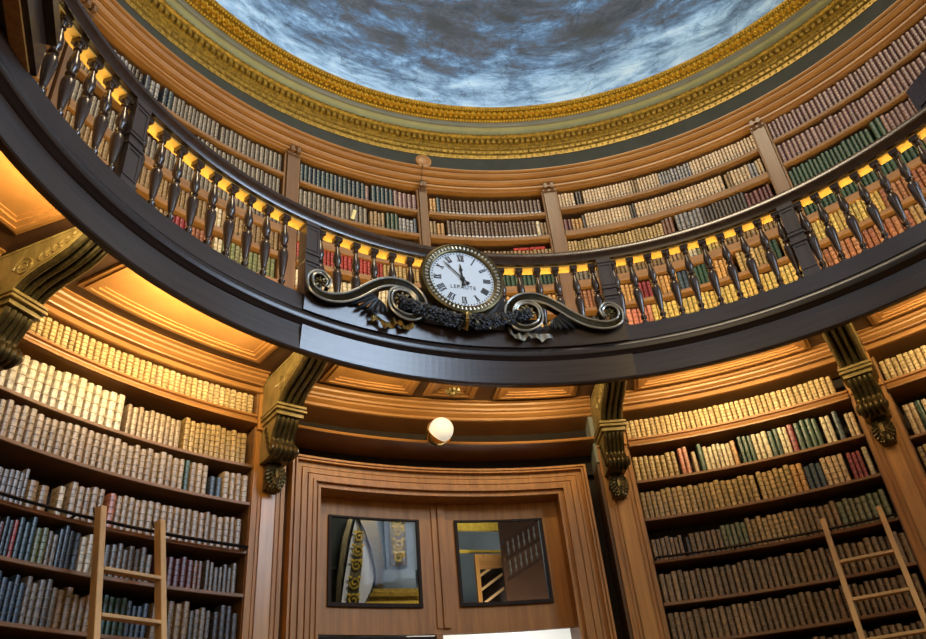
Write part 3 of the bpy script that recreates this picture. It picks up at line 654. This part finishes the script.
LB, RB = 'lower left bookcase', 'lower right bookcase'
row(LB, 'first', -1, -92.6, 4.50, [(-66.7, 'gilt', .182, .0485)])
row(LB, 'second', -1, -92.8, 4.062, [(-80.3, 'vellum', .285, .062), (-74.2, 'calf', .235, .043), (-66.9, 'tan', .265, .043)])
row(LB, 'third', -1, -92.8, 3.756, [(-73.7, 'calf', .245, .050), (-72.9, 'green', .235, .05), (-70.9, 'calf', .23, .048), (-69.4, 'blue', .155, .05), (-66.9, 'calf', .225, .052)])
row(LB, 'fourth', -1, -92.5, 3.385, [(-88.4, 'silver', .205, .035), (-87.9, 'silver', .24, .03), (-85.2, 'brown', .17, .07), (-84.2, 'cream', .185, .05), (-80.6, 'calf', .235, .048), (-79.7, 'pink', .235, .055), (-66.9, 'calf', .24, .0475)])
row(LB, 'fifth', -1, -91.5, 3.075, [(-88.9, 'maroon', .22, .03), (-88.2, 'teal', .23, .03), (-87.7, 'red', .22, .03), (-86.2, 'teal', .26, .038), (-85.2, 'lgreen', .24, .04), (-84.4, 'grey', .20, .035), (-82.9, 'blue', .26, .035), (-82.2, 'teal', .24, .045), (-80.2, 'cream', .24, .042), (-75.3, 'grey', .215, .042), (-71.6, 'maroon', .2, .045), (-70.4, 'brownr', .225, .035), (-66.9, 'grey', .2, .035)])
row(LB, 'sixth', -1, -90.5, 2.73, [(-86.2, 'blue', .25, .036), (-83.5, 'grey', .26, .042), (-79.5, 'brown', .23, .048), (-77.3, 'green', .23, .042), (-75.1, 'blue', .22, .038), (-71.5, 'brown', .24, .05), (-69.2, 'grey', .22, .04), (-66.9, 'dark', .24, .045)])
row(LB, 'seventh', -1, -88.5, 2.36, [(-80, 'dark', .25, .042), (-74, 'cream', .22, .042), (-67, 'brown', .24, .045)])
row(RB, 'first', 1, -20.2, 4.42, [(5.0, 'gilt', .185, .047)])
row(RB, 'second', 1, -20.2, 4.01, [(-14.6, 'tan', .225, .047), (-13.1, 'pink', .26, .045), (-12.3, 'tanc', .2, .04), (-11.5, 'green', .26, .05), (-8.3, 'cream', .225, .042), (-7.5, 'orange', .24, .05), (-5.9, 'green', .255, .042), (-4.0, 'cream', .25, .047), (-2.8, 'green', .25, .045), (-1.8, 'cream', .25, .042), (-.9, 'dred', .265, .058), (2.0, 'green', .26, .05), (3.4, 'cream', .255, .045), (4.6, 'teal', .27, .055), (5.7, 'tanc', .22, .04)])
row(RB, 'third', 1, -20.2, 3.66, [(-6.6, 'tan', .245, .047), (-2.8, 'tan', .25, .047), (-1.5, 'orange', .26, .047), (.3, 'blue', .215, .045), (3.3, 'tanc', .245, .045), (5.0, 'dred', .24, .04), (5.8, 'cream', .25, .04)])
row(RB, 'fourth', 1, -20.1, 3.292, [(-16.2, 'brown', .19, .037), (-15.9, 'dark', .17, .03), (-12.1, 'brown', .20, .045), (-9.4, 'lgreen', .23, .045), (-4, 'tan', .235, .045), (.6, 'brown', .235, .047), (5.8, 'lgreen', .235, .047)])
row(RB, 'fifth', 1, -20.1, 2.945, [(5.8, 'brown', .24, .050)])
row(RB, 'sixth', 1, -20.1, 2.635, [(5.8, 'brown', .235, .050)])
row(RB, 'seventh', 1, -20.1, 2.3, [(5.8, 'brown', .235, .050)])
FR = 'right edge bookcase'
row(FR, 'first', 1, 10.1, 4.39, [(20, 'gilt', .19, .047)])
row(FR, 'second', 1, 10.1, 3.88, [(10.5, 'grey', .22, .04), (11.6, 'tanc', .27, .045), (12.3, 'green', .27, .05), (20, 'tanc', .27, .045)])
row(FR, 'third', 1, 10.1, 3.53, [(20, 'tan', .25, .045)])
row(FR, 'fourth', 1, 10.1, 3.2, [(20, 'brown', .22, .045)])
A_, B_, C_, D_, E_ = 'upper bay of grey and blue books', 'upper bay of teal books', 'upper bay of white-tagged books', 'upper bay of pale tan books', 'upper bay of mauve books'
row(A_, 'first', 1, -93.6, 7.30, [(-87.5, 'silver', .21, .04), (-85.6, 'dark', .21, .04), (-84.9, 'blue', .24, .06), (-83.0, 'silver', .225, .055), (-81.5, 'teal', .25, .05), (-74.5, 'grey', .24, .042), (-65.1, 'grey', .24, .048)])
row(A_, 'second', 1, -93.6, 6.975, [(-78, 'brown', .2, .042), (-65.1, 'grey', .24, .045)])
row(A_, 'third', 1, -93.6, 6.60, [(-65.1, 'grey', .24, .045)])
row(A_, 'fourth', 1, -93.6, 6.26, [(-74, 'brown', .22, .045), (-72.8, 'cream', .23, .04), (-65.1, 'brown', .23, .045)])
row(A_, 'fifth', 1, -93.6, 5.93, [(-79.2, 'brown', .22, .045), (-76.5, 'dred', .23, .045), (-73.5, 'rust', .22, .04), (-72.5, 'cream', .22, .04), (-65.1, 'lgreen', .23, .045)])
row(A_, 'sixth', 1, -93.6, 5.60, [(-65.1, 'grey', .23, .045)])
row(B_, 'first', 1, -62.6, 7.29, [(-52.5, 'teal', .25, .05), (-51.7, 'mauve', .24, .05), (-48.5, 'teal', .25, .05), (-44.7, 'mauve', .24, .052)])
row(B_, 'second', 1, -62.6, 6.945, [(-52.0, 'grey', .24, .05), (-49.5, 'brown', .22, .045), (-47.5, 'green', .24, .045), (-45.5, 'silver', .20, .04), (-44.7, 'blue', .22, .04)])
row(B_, 'third', 1, -62.6, 6.56, [(-50, 'grey', .26, .045), (-44.7, 'green', .26, .045)])
row(B_, 'fourth', 1, -62.6, 6.27, [(-50.3, 'red', .205, .042), (-44.7, 'tan', .19, .045)])
row(B_, 'fifth', 1, -62.6, 5.93, [(-44.7, 'cream', .21, .045)])
row(B_, 'sixth', 1, -62.6, 5.60, [(-44.7, 'brown', .22, .045)])
row(C_, 'first', 1, -43.0, 7.29, [(-42.7, 'brown', .22, .04), (-41.7, 'orange', .21, .04), (-41.0, 'teal', .23, .05), (-25.1, 'brownw', .215, .044)])
row(C_, 'second', 1, -43.0, 6.955, [(-42.0, 'brown', .2, .04), (-40.3, 'orange', .19, .045), (-26.7, 'brownw', .235, .044), (-25.9, 'cream', .22, .045), (-25.1, 'brown', .2, .04)])
row(C_, 'third', 1, -43.0, 6.60, [(-25.1, 'brown', .17, .042)])
row(C_, 'fourth', 1, -43.0, 6.28, [(-33.4, 'darkt', .205, .040), (-25.1, 'green', .2, .044)])
row(C_, 'fifth', 1, -43.0, 5.94, [(-25.1, 'orange', .22, .045)])
row(C_, 'sixth', 1, -43.0, 5.60, [(-25.1, 'tan', .22, .045)])
row(D_, 'first', 1, -22.6, 7.335, [(-19.9, 'tanc', .215, .037), (-18.8, 'dark', .215, .036), (-11.2, 'tanc', .215, .036), (-10.2, 'brown', .21, .036), (-7.2, 'tanc', .215, .036), (-2.4, 'silver', .21, .036), (7.1, 'tanc', .215, .036)])
row(D_, 'second', 1, -22.6, 6.985, [(-21.2, 'maroon', .17, .045), (-19.9, 'orange', .17, .045), (-19.2, 'dark', .2, .04), (-12.4, 'tanc', .22, .036), (-11.7, 'dark', .22, .03), (1.5, 'tanc', .22, .036), (2.3, 'brown', .22, .036), (5.0, 'tanc', .22, .036), (6.1, 'silver', .22, .036), (7.1, 'tanc', .22, .036)])
row(D_, 'third', 1, -22.6, 6.64, [(-8.6, 'tan', .2, .037), (-6.7, 'brownr', .24, .04), (-3, 'silver', .25, .045), (3.3, 'dark', .24, .04), (7.1, 'maroon', .2, .045)])
row(D_, 'fourth', 1, -22.6, 6.29, [(-18.8, 'grey', .24, .05), (-6.5, 'brown', .22, .042), (-5.3, 'cream', .2, .04), (-3.6, 'lgreen', .23, .045), (-2.0, 'yellow', .22, .04), (7.1, 'brown', .22, .045)])
row(D_, 'fifth', 1, -22.6, 5.93, [(-18.6, 'rust', .22, .045), (-16.6, 'lgreen', .22, .045), (-14.4, 'orange', .22, .045), (-12.6, 'dred', .21, .045), (-8.8, 'orange', .24, .045), (-6.5, 'blue', .23, .045), (-4, 'green', .24, .045), (-2, 'orange', .24, .045), (-.6, 'red', .24, .05), (3, 'tan', .24, .045), (5.2, 'green', .25, .045), (7.1, 'tan', .24, .045)])
row(D_, 'sixth', 1, -22.6, 5.60, [(-18.7, 'dark', .22, .045), (-13.2, 'pink', .245, .052), (7.1, 'yellow', .24, .048)])
row(E_, 'first', 1, 9.4, 7.345, [(34, 'mauve', .245, .046)])
row(E_, 'second', 1, 9.4, 7.0, [(34, 'mauve', .25, .048)])
row(E_, 'third', 1, 9.4, 6.64, [(20.6, 'green', .25, .044), (22.2, 'green', .29, .06), (34, 'mauve', .27, .046)])
row(E_, 'fourth', 1, 9.4, 6.27, [(25, 'green', .25, .045), (34, 'brown', .24, .045)])
row(E_, 'fifth', 1, 9.4, 5.945, [(18.2, 'yellow', .245, .044), (34, 'rust', .24, .05)])
row(E_, 'sixth', 1, 9.4, 5.60, [(20, 'rust', .25, .052), (34, 'brown', .25, .05)])
row('upper bay beyond the leftmost pilaster', 'x', 1, -110, 6.60, [(-96.5, 'brown', .24, .045)])
row('upper bay beyond the leftmost pilaster', 'x', 1, -110, 6.26, [(-96.5, 'grey', .24, .045)])
row('upper bay beyond the leftmost pilaster', 'x', 1, -110, 6.975, [(-96.5, 'grey', .24, .045)])
books = []
rb = random.Random(11)
for (where, rw, dirn, a0, z, segs) in ROWS:
    a = a0; rowb = []
    for (ae, pal, h, w) in segs:
        hv = .03 if pal in ('gilt', 'tanc', 'teal') else .07
        if rw in ('fifth', 'sixth') and where == LB: hv = .16
        while True:
            ww = w*rb.uniform(.88, 1.12); da = math.degrees(ww/4.285)
            if a+da > ae+.15: break
            hh = h*(1+rb.uniform(-hv, hv*.5)); words, cols, band, tg = PAL[pal]
            c = rb.choice(cols); j = rb.uniform(.86, 1.14); c = tuple(min(.9, x*j) for x in c)
            rowb.append([a+da/2, z, ww, hh, pal, c, band, tg, where, rw, dirn]); a += da
        a = max(a, ae-.05) if ae-a > .25 else a
    n = len(rowb)
    for i, b_ in enumerate(rowb): b_.append(n-i if dirn < 0 else i+1)
    books += rowb
def vis(b_):
    p = px(P(b_[0], 4.29, b_[1]+b_[3]/2))
    if not (-4 < p[0] < 930 and -4 < p[1] < 643): return 0
    if b_[1] < 5.7 and b_[1] > 5: return 0
    q = px(P(b_[0], 4.29, b_[1])); r = px(P(b_[0], 4.29, b_[1]+b_[3])); s = px(P(b_[0]+math.degrees(b_[2]/4.29), 4.29, b_[1]+b_[3]/2))
    hgt = math.hypot(q[0]-r[0], q[1]-r[1]); wd = math.hypot(s[0]-p[0], s[1]-p[1])
    hide = 1
    if 5 < b_[1] < 6.5: hide = .45
    if 6.5 < b_[1] < 6.8: hide = .35
    return hgt*wd*hide
order = sorted(range(len(books)), key=lambda i: -vis(books[i])); single = set(order[:300])
bmS = bmesh.new(); layS = bmS.loops.layers.float_color.new('Col')
def ordn(n): return '%d%s' % (n, 'th' if 10 <= n % 100 <= 20 else {1: 'st', 2: 'nd', 3: 'rd'}.get(n % 10, 'th'))
for i, b_ in enumerate(books):
    a, z, w, h, pal, c, band, tg, where, rw, dirn, num = b_
    base = P(a, 4.287, z+.0005); rot = -R_(a); d = .20
    bands = 5 if pal in ('gilt', 'tan', 'mauve') else 4 if pal not in ('vellum', 'cream', 'silver') else 3
    if i in single:
        bm = bmesh.new(); lay = bm.loops.layers.float_color.new('Col')
        prism_book(bm, lay, Matrix.Identity(4), w, h, d, c, band, tg, bands)
        o = obj('book', bm, 'book', None, True); o.location = base; o.rotation_euler = (0, 0, rot)
        tag(o, '%s book, %s from %s end of %s row, %s' % (PAL[pal][0], ordn(num), 'right' if dirn < 0 else 'left', rw, where), 'book', 'old books, %s row of the %s' % (rw, where))
    else:
        mt = Matrix.Translation(base) @ Matrix.Rotation(rot, 4, 'Z')
        prism_book(bmS, layS, mt, w, h, d, c, band, tg, bands)
# red and dark volumes lying flat above the clock
o = obj('shelved_books', bmS, 'book', None, True, recalc=False)
tag(o, 'the smaller and farther old leather books filling the remaining shelf rows', 'books', kind='stuff')
for a, lab in ((-40.3, 'dark volume lying flat on the row above the clock'), (-37.6, 'red volume lying flat on brown books right above the clock'), (-29.6, 'left red volume lying flat on brown books, right of the clock'), (-27.2, 'right red volume lying flat beside the upper oak pilaster')):
    bm = bmesh.new(); lay = bm.loops.layers.float_color.new('Col')
    prism_book(bm, lay, Matrix.Rotation(math.pi/2, 4, 'Y') @ Matrix.Translation((0, 0, -.08)), .04, .17, .2, (.05, .05, .03) if 'dark' in lab else (.45, .04, .03), (.3, .25, .05) if 'dark' in lab else (.3, .03, .02), None, 2)
    o = obj('book', bm, 'book'); o.location = P(a, 4.29, 6.802); o.rotation_euler = (0, 0, -R_(a)); tag(o, lab, 'book')

# ------------------------------------------------------------------ clock
AC, RC, ZC = -44.7, 3.085, 5.452
ck = at_az('wall_clock', 'round gilt-rimmed clock with white roman dial reading seven minutes to twelve', 'clock', AC, RC, ZC)
Rr = .375
bm = bmesh.new(); lathe(bm, [(.30, .045), (Rr-.02, .045), (Rr, .03), (Rr, .0), (Rr-.012, -.028), (Rr-.03, -.036), (Rr-.042, -.024), (Rr-.06, -.020), (Rr-.072, -.028), (Rr-.084, -.022), (Rr-.09, .0), (.28, .0)], 72, None, 'Y'); obj('rim', bm, 'bronze', ck, True)
bm = bmesh.new()
for k in range(56):
    t = 2*math.pi*k/56; blob(bm, Vector(((Rr-.052)*math.cos(t), -.024, (Rr-.052)*math.sin(t))), (.012, .010, .020), Matrix.Rotation(-t+math.pi/2, 4, 'Y'), 6, 4)
obj('rim_beads', bm, 'silver', ck, True)
bm = bmesh.new(); lathe(bm, [(.0005, -.004), (.291, -.004), (.291, .004), (.0005, .004)], 64, None, 'Y'); fc = obj('dial', bm, 'enamel', ck)
def bar(bm, x0, z0, x1, z1, w, mt=Matrix.Identity(4), w2=None, y=-.0065, th=.0012):
    w2 = w if w2 is None else w2
    d = Vector((x1-x0, 0, z1-z0)).normalized(); n = Vector((d.z, 0, -d.x))
    a = Vector((x0, 0, z0)); b = Vector((x1, 0, z1))
    c = [a-n*w/2, a+n*w/2, b+n*w2/2, b-n*w2/2]
    F = [bm.verts.new(mt @ (v+Vector((0, y-th, 0)))) for v in c]; K = [bm.verts.new(mt @ (v+Vector((0, y+th, 0)))) for v in c]
    bm.faces.new(F); bm.faces.new(K[::-1])
    for j in range(4): bm.faces.new((F[j], F[(j+1) % 4], K[(j+1) % 4], K[j]))
bm = bmesh.new()
NUM = ['XII', 'I', 'II', 'III', 'IIII', 'V', 'VI', 'VII', 'VIII', 'IX', 'X', 'XI']
for k, s in enumerate(NUM):
    t = -k*math.pi/6; mt = Matrix.Rotation(-t, 4, 'Y') @ Matrix.Translation((0, 0, .222)); H = .031
    wd = {'I': .015, 'V': .030, 'X': .032}; tot = sum(wd[c] for c in s); x = -tot/2
    for c in s:
        w = wd[c]; cx = x+w/2
        if c == 'I': bar(bm, cx, -H, cx, H, .0095, mt); 
        elif c == 'V': bar(bm, cx-.011, H, cx, -H, .0095, mt); bar(bm, cx+.011, H, cx, -H, .004, mt)
        else: bar(bm, cx-.012, H, cx+.012, -H, .0095, mt, y=-.0063); bar(bm, cx+.012, H, cx-.012, -H, .004, mt)
        for zz in (H, -H): bar(bm, cx-w*.46, zz, cx+w*.46, zz, .0035, mt)
        x += w
obj('roman_numerals', bm, 'ink', fc)
bm = bmesh.new()
for k in range(60):
    mt = Matrix.Rotation(k*math.pi/30, 4, 'Y'); bar(bm, 0, .264, 0, .278, .009 if k % 5 == 0 else .006, mt)
obj('minute_marks', bm, 'ink', fc)
cu = bpy.data.curves.new('t', 'FONT'); cu.body = 'LEPAUTE'; cu.size = .052; cu.align_x = 'CENTER'; cu.extrude = .0008; cu.space_character = 1.15
to = bpy.data.objects.new('t', cu); COL.objects.link(to); dg = bpy.context.evaluated_depsgraph_get(); me = bpy.data.meshes.new_from_object(to.evaluated_get(dg)); bpy.data.objects.remove(to)
me.transform(Matrix.Translation((0, -.0058, -.105)) @ Matrix.Rotation(math.pi/2, 4, 'X')); me.materials.clear(); me.materials.append(M['ink'])
o = bpy.data.objects.new('maker_name', me); COL.objects.link(o); o.parent = fc
def hand(name, ang, L, w, y):
    bm = bmesh.new(); mt = Matrix.Rotation(ang, 4, 'Y')
    bar(bm, 0, -.05, 0, L*.62, w, mt, w*.7, y); bar(bm, 0, L*.62, 0, L, w*1.2, mt, w*.2, y)
    blob(bm, mt @ Vector((0, y, -.062)), (.018, .003, .018), None, 8, 6)
    lathe(bm, [(.02, y-.004), (.02, y+.004)], 14, None, 'Y')
    if L < .19:
        blob(bm, mt @ Vector((0, y, L*.6)), (.016, .003, .02), None, 8, 6)
    obj(name, bm, 'black', ck)
hand('minute_hand', R_(-43.5), .235, .013, -.015); hand('hour_hand', R_(-4), .155, .02, -.011)
# scroll ornaments either side
def scroll(s, label):
    t = at_az('scroll_ornament', label, 'ornament', AC, RC+.002, 0, 'bronze scrolls beside the clock')
    c1, c2 = (-1.275, 5.078), (-.565, 5.135)
    path = smoothc([(-1.225, 5.045), (-1.205, 5.085), (-1.205, 5.125), (-1.245, 5.165), (-1.30, 5.16), (-1.348, 5.11), (-1.352, 5.04), (-1.32, 4.985), (-1.25, 4.96), (-1.16, 4.97), (-1.05, 5.015), (-.94, 5.095), (-.84, 5.185), (-.74, 5.255), (-.63, 5.288), (-.52, 5.275), (-.435, 5.215), (-.395, 5.13), (-.41, 5.04), (-.47, 4.98), (-.56, 4.975), (-.645, 5.02), (-.678, 5.10), (-.66, 5.19), (-.59, 5.235), (-.50, 5.22), (-.45, 5.16), (-.465, 5.09), (-.52, 5.06)], 5)
    KX = .972 if s > 0 else .955
    path = [(x*KX, z) for x, z in path]; c1 = (c1[0]*KX, c1[1]); c2 = (c2[0]*KX, c2[1])
    n = len(path)
    def offs(o_):
        out = []
        for i, p in enumerate(path):
            a = path[max(i-1, 0)]; b = path[min(i+1, n-1)]; d = Vector((b[0]-a[0], b[1]-a[1])).normalized()
            u = i/(n-1); wd = .013+.027*max(0, min(1, (u-.16)/.18))*max(0, min(1, (.80-u)/.22))
            out.append((p[0]+d.y*wd*o_, p[1]-d.x*wd*o_, wd))
        return out
    def ys(i):   # body follows the curve of the plinth
        x = path[i][0]; return RC*(1-math.cos(x/3.1))*-1
    bm = bmesh.new()
    A, B = offs(1), offs(-1)
    for i in range(n-1):
        ya, yb = ys(i), ys(i+1); c = [(A[i], ya), (A[i+1], yb), (B[i+1], yb), (B[i], ya)]
        F = [bm.verts.new((s*p[0], y-.012, p[1])) for p, y in c]; K = [bm.verts.new((s*p[0], y+.05, p[1])) for p, y in c]
        bm.faces.new(F); bm.faces.new(K[::-1])
        for j in range(4): bm.faces.new((F[j], F[(j+1) % 4], K[(j+1) % 4], K[j]))
    obj('scroll_band', bm, 'black', t)
    bm = bmesh.new()
    for i in range(0, n-1):
        for q in (0, .5):
            a = [(A[i][k]*(1-q)+A[i+1][k]*q) for k in (0, 1)]; b = [(B[i][k]*(1-q)+B[i+1][k]*q) for k in (0, 1)]
            y = ys(i)-.014; tube(bm, [(s*(a[0]*.85+b[0]*.15), y, a[1]*.85+b[1]*.15), (s*(a[0]*.15+b[0]*.85), y, a[1]*.15+b[1]*.85)], .0032, 4)
    obj('ribbing', bm, 'bronze', t)
    for nm, E_l in (('outer_edge', A), ('inner_edge', B)):
        bm = bmesh.new(); tube(bm, [(s*p[0], ys(i)-.018, p[1]) for i, p in enumerate(E_l)], .0095, 6); obj(nm, bm, 'silver', t, True)
    for c, rr, nm in ((c1, .055, 'small_rosette'), (c2, .078, 'large_rosette')):
        bm = bmesh.new(); y = -RC*(1-math.cos(c[0]/3.1))-.01
        for k in range(8):
            th = k*math.pi/4; blob(bm, Vector((s*(c[0]+rr*.6*math.cos(th)), y, c[1]+rr*.6*math.sin(th))), (rr*.42, .014, rr*.2), Matrix.Rotation(-th*s if s > 0 else th, 4, 'Y'))
        blob(bm, Vector((s*c[0], y-.008, c[1])), (rr*.3, .018, rr*.3)); obj(nm, bm, 'bronze', t, True)
    bm = bmesh.new()      # palmette filling under the arm of the scroll
    for k in range(7):
        x0, z0 = -.80+.012*k, 5.10-.01*k; th = R_(200+14*k); L_ = .27-.026*k
        pts = [(s*(x0+L_*u*math.cos(th)), -.03-RC*(1-math.cos(x0/3.1)), z0+L_*u*math.sin(th)*.62-.02*u) for u in (0, .4, .8, 1)]
        tube(bm, pts, [.010, .016, .020, .006], 6)
    obj('palmette', bm, 'black', t, True)
    return t
scroll(1, 'bronze S-scroll with silvery edges left of the clock'); scroll(-1, 'bronze S-scroll with dark edges right of the clock')
gd = at_az('laurel_garland', 'dark bronze laurel garland draped under the clock dial', 'garland', AC, RC-.02, 0)
rg = random.Random(3); bm = bmesh.new(); bm2 = bmesh.new()
for i in range(620):
    u = rg.uniform(-1, 1); x = -.02+.56*u; z = 5.115-.125*math.cos(u*1.5); w = .034+.044*math.cos(u*1.4); th = rg.uniform(0, 6.28); rr = w*math.sqrt(rg.random())
    c = Vector((x, -.02-.6*(w-rr)*.8-RC*(1-math.cos(x/3.1))*1, z+rr*math.sin(th)))
    rot = Matrix.Rotation(rg.uniform(-.8, .8)+(.6 if u > 0 else -.6), 4, 'Y') @ Matrix.Rotation(rg.uniform(-.7, .7), 4, 'X') @ Matrix.Rotation(rg.uniform(-.5, .5), 4, 'Z')
    blob(bm if i % 14 else bm2, c, (.026, .010, .015), rot, 6, 4)
    if i % 4 == 0: blob(bm, c+Vector((rg.uniform(-.01, .01), -.008, 0)), (.014, .014, .014), None, 6, 4)
obj('laurel_leaves', bm, 'black', gd, True); obj('gilt_leaves', bm2, 'bronze', gd, True)
bm = bmesh.new(); tube(bm, [(-.03, .0, 5.06), (-.03, -.095, 5.02), (-.03, -.105, 4.96), (-.03, -.03, 4.90)], .018, 6); obj('centre_tie', bm, 'brass', gd, True)
for s in (-1, 1):
    t = at_az('ribbon_tail', 'fluttering gilt ribbon end %s the laurel garland, on the beam' % ('left of' if s < 0 else 'right of'), 'ribbon', AC, 3.115, 0, 'gilt ribbon ends')
    base = [(-.46, 4.95), (-.50, 4.905), (-.55, 4.895), (-.585, 4.925), (-.63, 4.92), (-.66, 4.88), (-.71, 4.875), (-.75, 4.91), (-.82, 4.905)] if s < 0 else [(.36, 4.965), (.40, 4.93), (.44, 4.905), (.49, 4.91), (.52, 4.94), (.56, 4.93), (.61, 4.895), (.66, 4.91), (.73, 4.895)]
    pts = smoothc(base, 4); bm = bmesh.new(); prev = None
    for i, (x, z) in enumerate(pts):
        y = -.008-.014*math.sin(i*.9)-3.1*(1-math.cos(x/3.1)); w = .030+.010*math.sin(i*.8)
        r4 = [bm.verts.new((x, y, z+w)), bm.verts.new((x+.012, y-.004, z-w)), bm.verts.new((x+.012, y+.004, z-w)), bm.verts.new((x, y+.006, z+w))]
        if prev:
            for j in range(4): bm.faces.new((prev[j], prev[(j+1) % 4], r4[(j+1) % 4], r4[j]))
        else: bm.faces.new(r4)
        prev = r4
    bm.faces.new(prev[::-1]); obj('ribbon', bm, 'brass' if s < 0 else 'silver', t, True)

# ------------------------------------------------------------------ small things
g = at_az('globe_lamp', 'white glass globe lamp in a brass ring on the shelf above the door', 'lamp', -44.35, 4.09, 4.515)
bm = bmesh.new(); bmesh.ops.create_uvsphere(bm, u_segments=32, v_segments=20, radius=.11); obj('glass_globe', bm, 'globe', g, True)
bm = bmesh.new(); mt = Matrix.Translation((-.012, .012, -.008)) @ Vector((-.36, .86, -.40)).to_track_quat('-Z', 'Y').to_matrix().to_4x4(); lathe(bm, [(.002, -.136), (.02, -.135), (.07, -.12), (.108, -.075), (.124, -.03), (.126, -.012), (.119, -.012), (.116, -.03), (.100, -.07), (.06, -.112), (.02, -.125)], 32, mt); bm.faces.ensure_lookup_table(); obj('brass_cup', bm, 'brass', g, True)
bm = bmesh.new(); tube(bm, [(0, .06, -.10), (0, .13, -.085), (0, .14, -.06)], .012, 6); obj('bracket_arm', bm, 'brass', g, True)
dsc = at_az('wooden_disc', 'small round orange wooden disc with a wire, standing on the top cornice', 'disc', -43.8, 4.135, 7.92)
bm = bmesh.new(); lathe(bm, [(.02, -.02), (.07, -.018), (.085, -.008), (.085, .01), (.02, .015)], 28, None, 'Y'); obj('disc_face', bm, 'oak_h', dsc, True)
bm = bmesh.new(); lathe(bm, [(.085, -.012), (.093, -.004), (.093, .012), (.08, .02)], 28, None, 'Y'); box(bm, -.05, -.02, -.01, .03, -.09, -.06); obj('disc_ring', bm, 'oak_v', dsc, True)
bm = bmesh.new(); tube(bm, [(-.02, -.02, -.08), (-.024, -.03, -.12), (-.026, .02, -.20), (-.03, .06, -.27), (-.03, .09, -.35)], .004, 5); obj('wire', bm, 'black', dsc)
def ladder(a, w, zt, rungs, rt, label):
    t = at_az('library_ladder', label, 'ladder', a, 0, 0)
    def yz(z): return rt-(zt-z)*.235
    bm0 = []
    for s in (-1, 1):
        bm = bmesh.new(); x = s*w/2; fl = .02
        v = []
        for z, y in ((.02, yz(.02)), (zt, yz(zt))):
            xx = x*(1+(zt-z)*.02)
            v.append([bm.verts.new((xx+i*fl, y+j*.038, z)) for i, j in ((-1, -1), (1, -1), (1, 1), (-1, 1))])
        bm.faces.new(v[0]); bm.faces.new(v[1][::-1])
        for j in range(4): bm.faces.new((v[0][j], v[0][(j+1) % 4], v[1][(j+1) % 4], v[1][j]))
        bevel(bm, .004); obj('side_rail', bm, 'ladder', t)
    for z in rungs:
        bm = bmesh.new(); y = yz(z); xx = w/2*(1+(zt-z)*.02)-.02; box(bm, -xx, xx, y-.04, y+.04, z-.011, z+.011); bevel(bm, .003); obj('tread', bm, 'ladder', t)
    for s in (-1, 1):
        bm = bmesh.new(); tube(bm, [(s*w/2, yz(zt-.05), zt-.05), (s*w/2, rt+.06, zt-.03), (s*w/2, rt+.09, zt+.02)], .008, 5); obj('hook', bm, 'iron', t)
ladder(-79.6, .42, 3.44, [3.03-.28*k for k in range(10)], 4.12, 'pale wooden library ladder leaning on the rail of the left bookcase')
ladder(1.6, .42, 3.36, [2.995-.29*k for k in range(10)], 4.12, 'pale wooden library ladder leaning on the rail of the right bookcase')
sl = at_az('paper_slip', 'small yellow paper slip standing out of the second row of the teal-book bay', 'paper', -54.6, 4.262, 7.02)
bm = bmesh.new(); mt = Matrix.Rotation(R_(12), 4, 'Y'); box(bm, -.018, .018, -.004, .0, -.065, .075, mt); obj('slip', bm, 'cream_paper', sl)
# straight bridge of the gallery at the top left
bt = thing('gallery_bridge', 'dark panelled gallery bridge in the top left corner beside the steep balusters', 'gallery', (-2.93, -1.20, 5.0), math.atan2(-.674, .739))
bm = bmesh.new(); box(bm, 0, 1.8, -1.1, 0, .0, .24); obj('beam', bm, 'walnut', bt)
bm = bmesh.new(); box(bm, .02, 1.8, -1.05, .05, .24, .36); obj('top_moulding', bm, 'walnut_v', bt)
bm = bmesh.new()
for (x0, x1, y0, y1) in ((.03, 1.7, -.10, -.03), (.03, .10, -1.0, -.10), (.03, 1.7, -1.07, -1.0)): box(bm, x0, x1, y0, y1, -.03, .0)
obj('panel_frame', bm, 'oak_v', bt)
rb_ = thing('rail_block', 'dark wooden block standing on the handrail at the right edge of the picture', 'rail', (1.615, 2.885, 5.86), math.atan2(-.805, .594))
bm = bmesh.new(); box(bm, 0, .6, -.04, .09, .015, .30); bevel(bm, .008); obj('block', bm, 'walnut_v', rb_)
bm = bmesh.new(); box(bm, .05, .55, -.05, -.04, .06, .25); obj('raised_panel', bm, 'walnut_v', rb_)
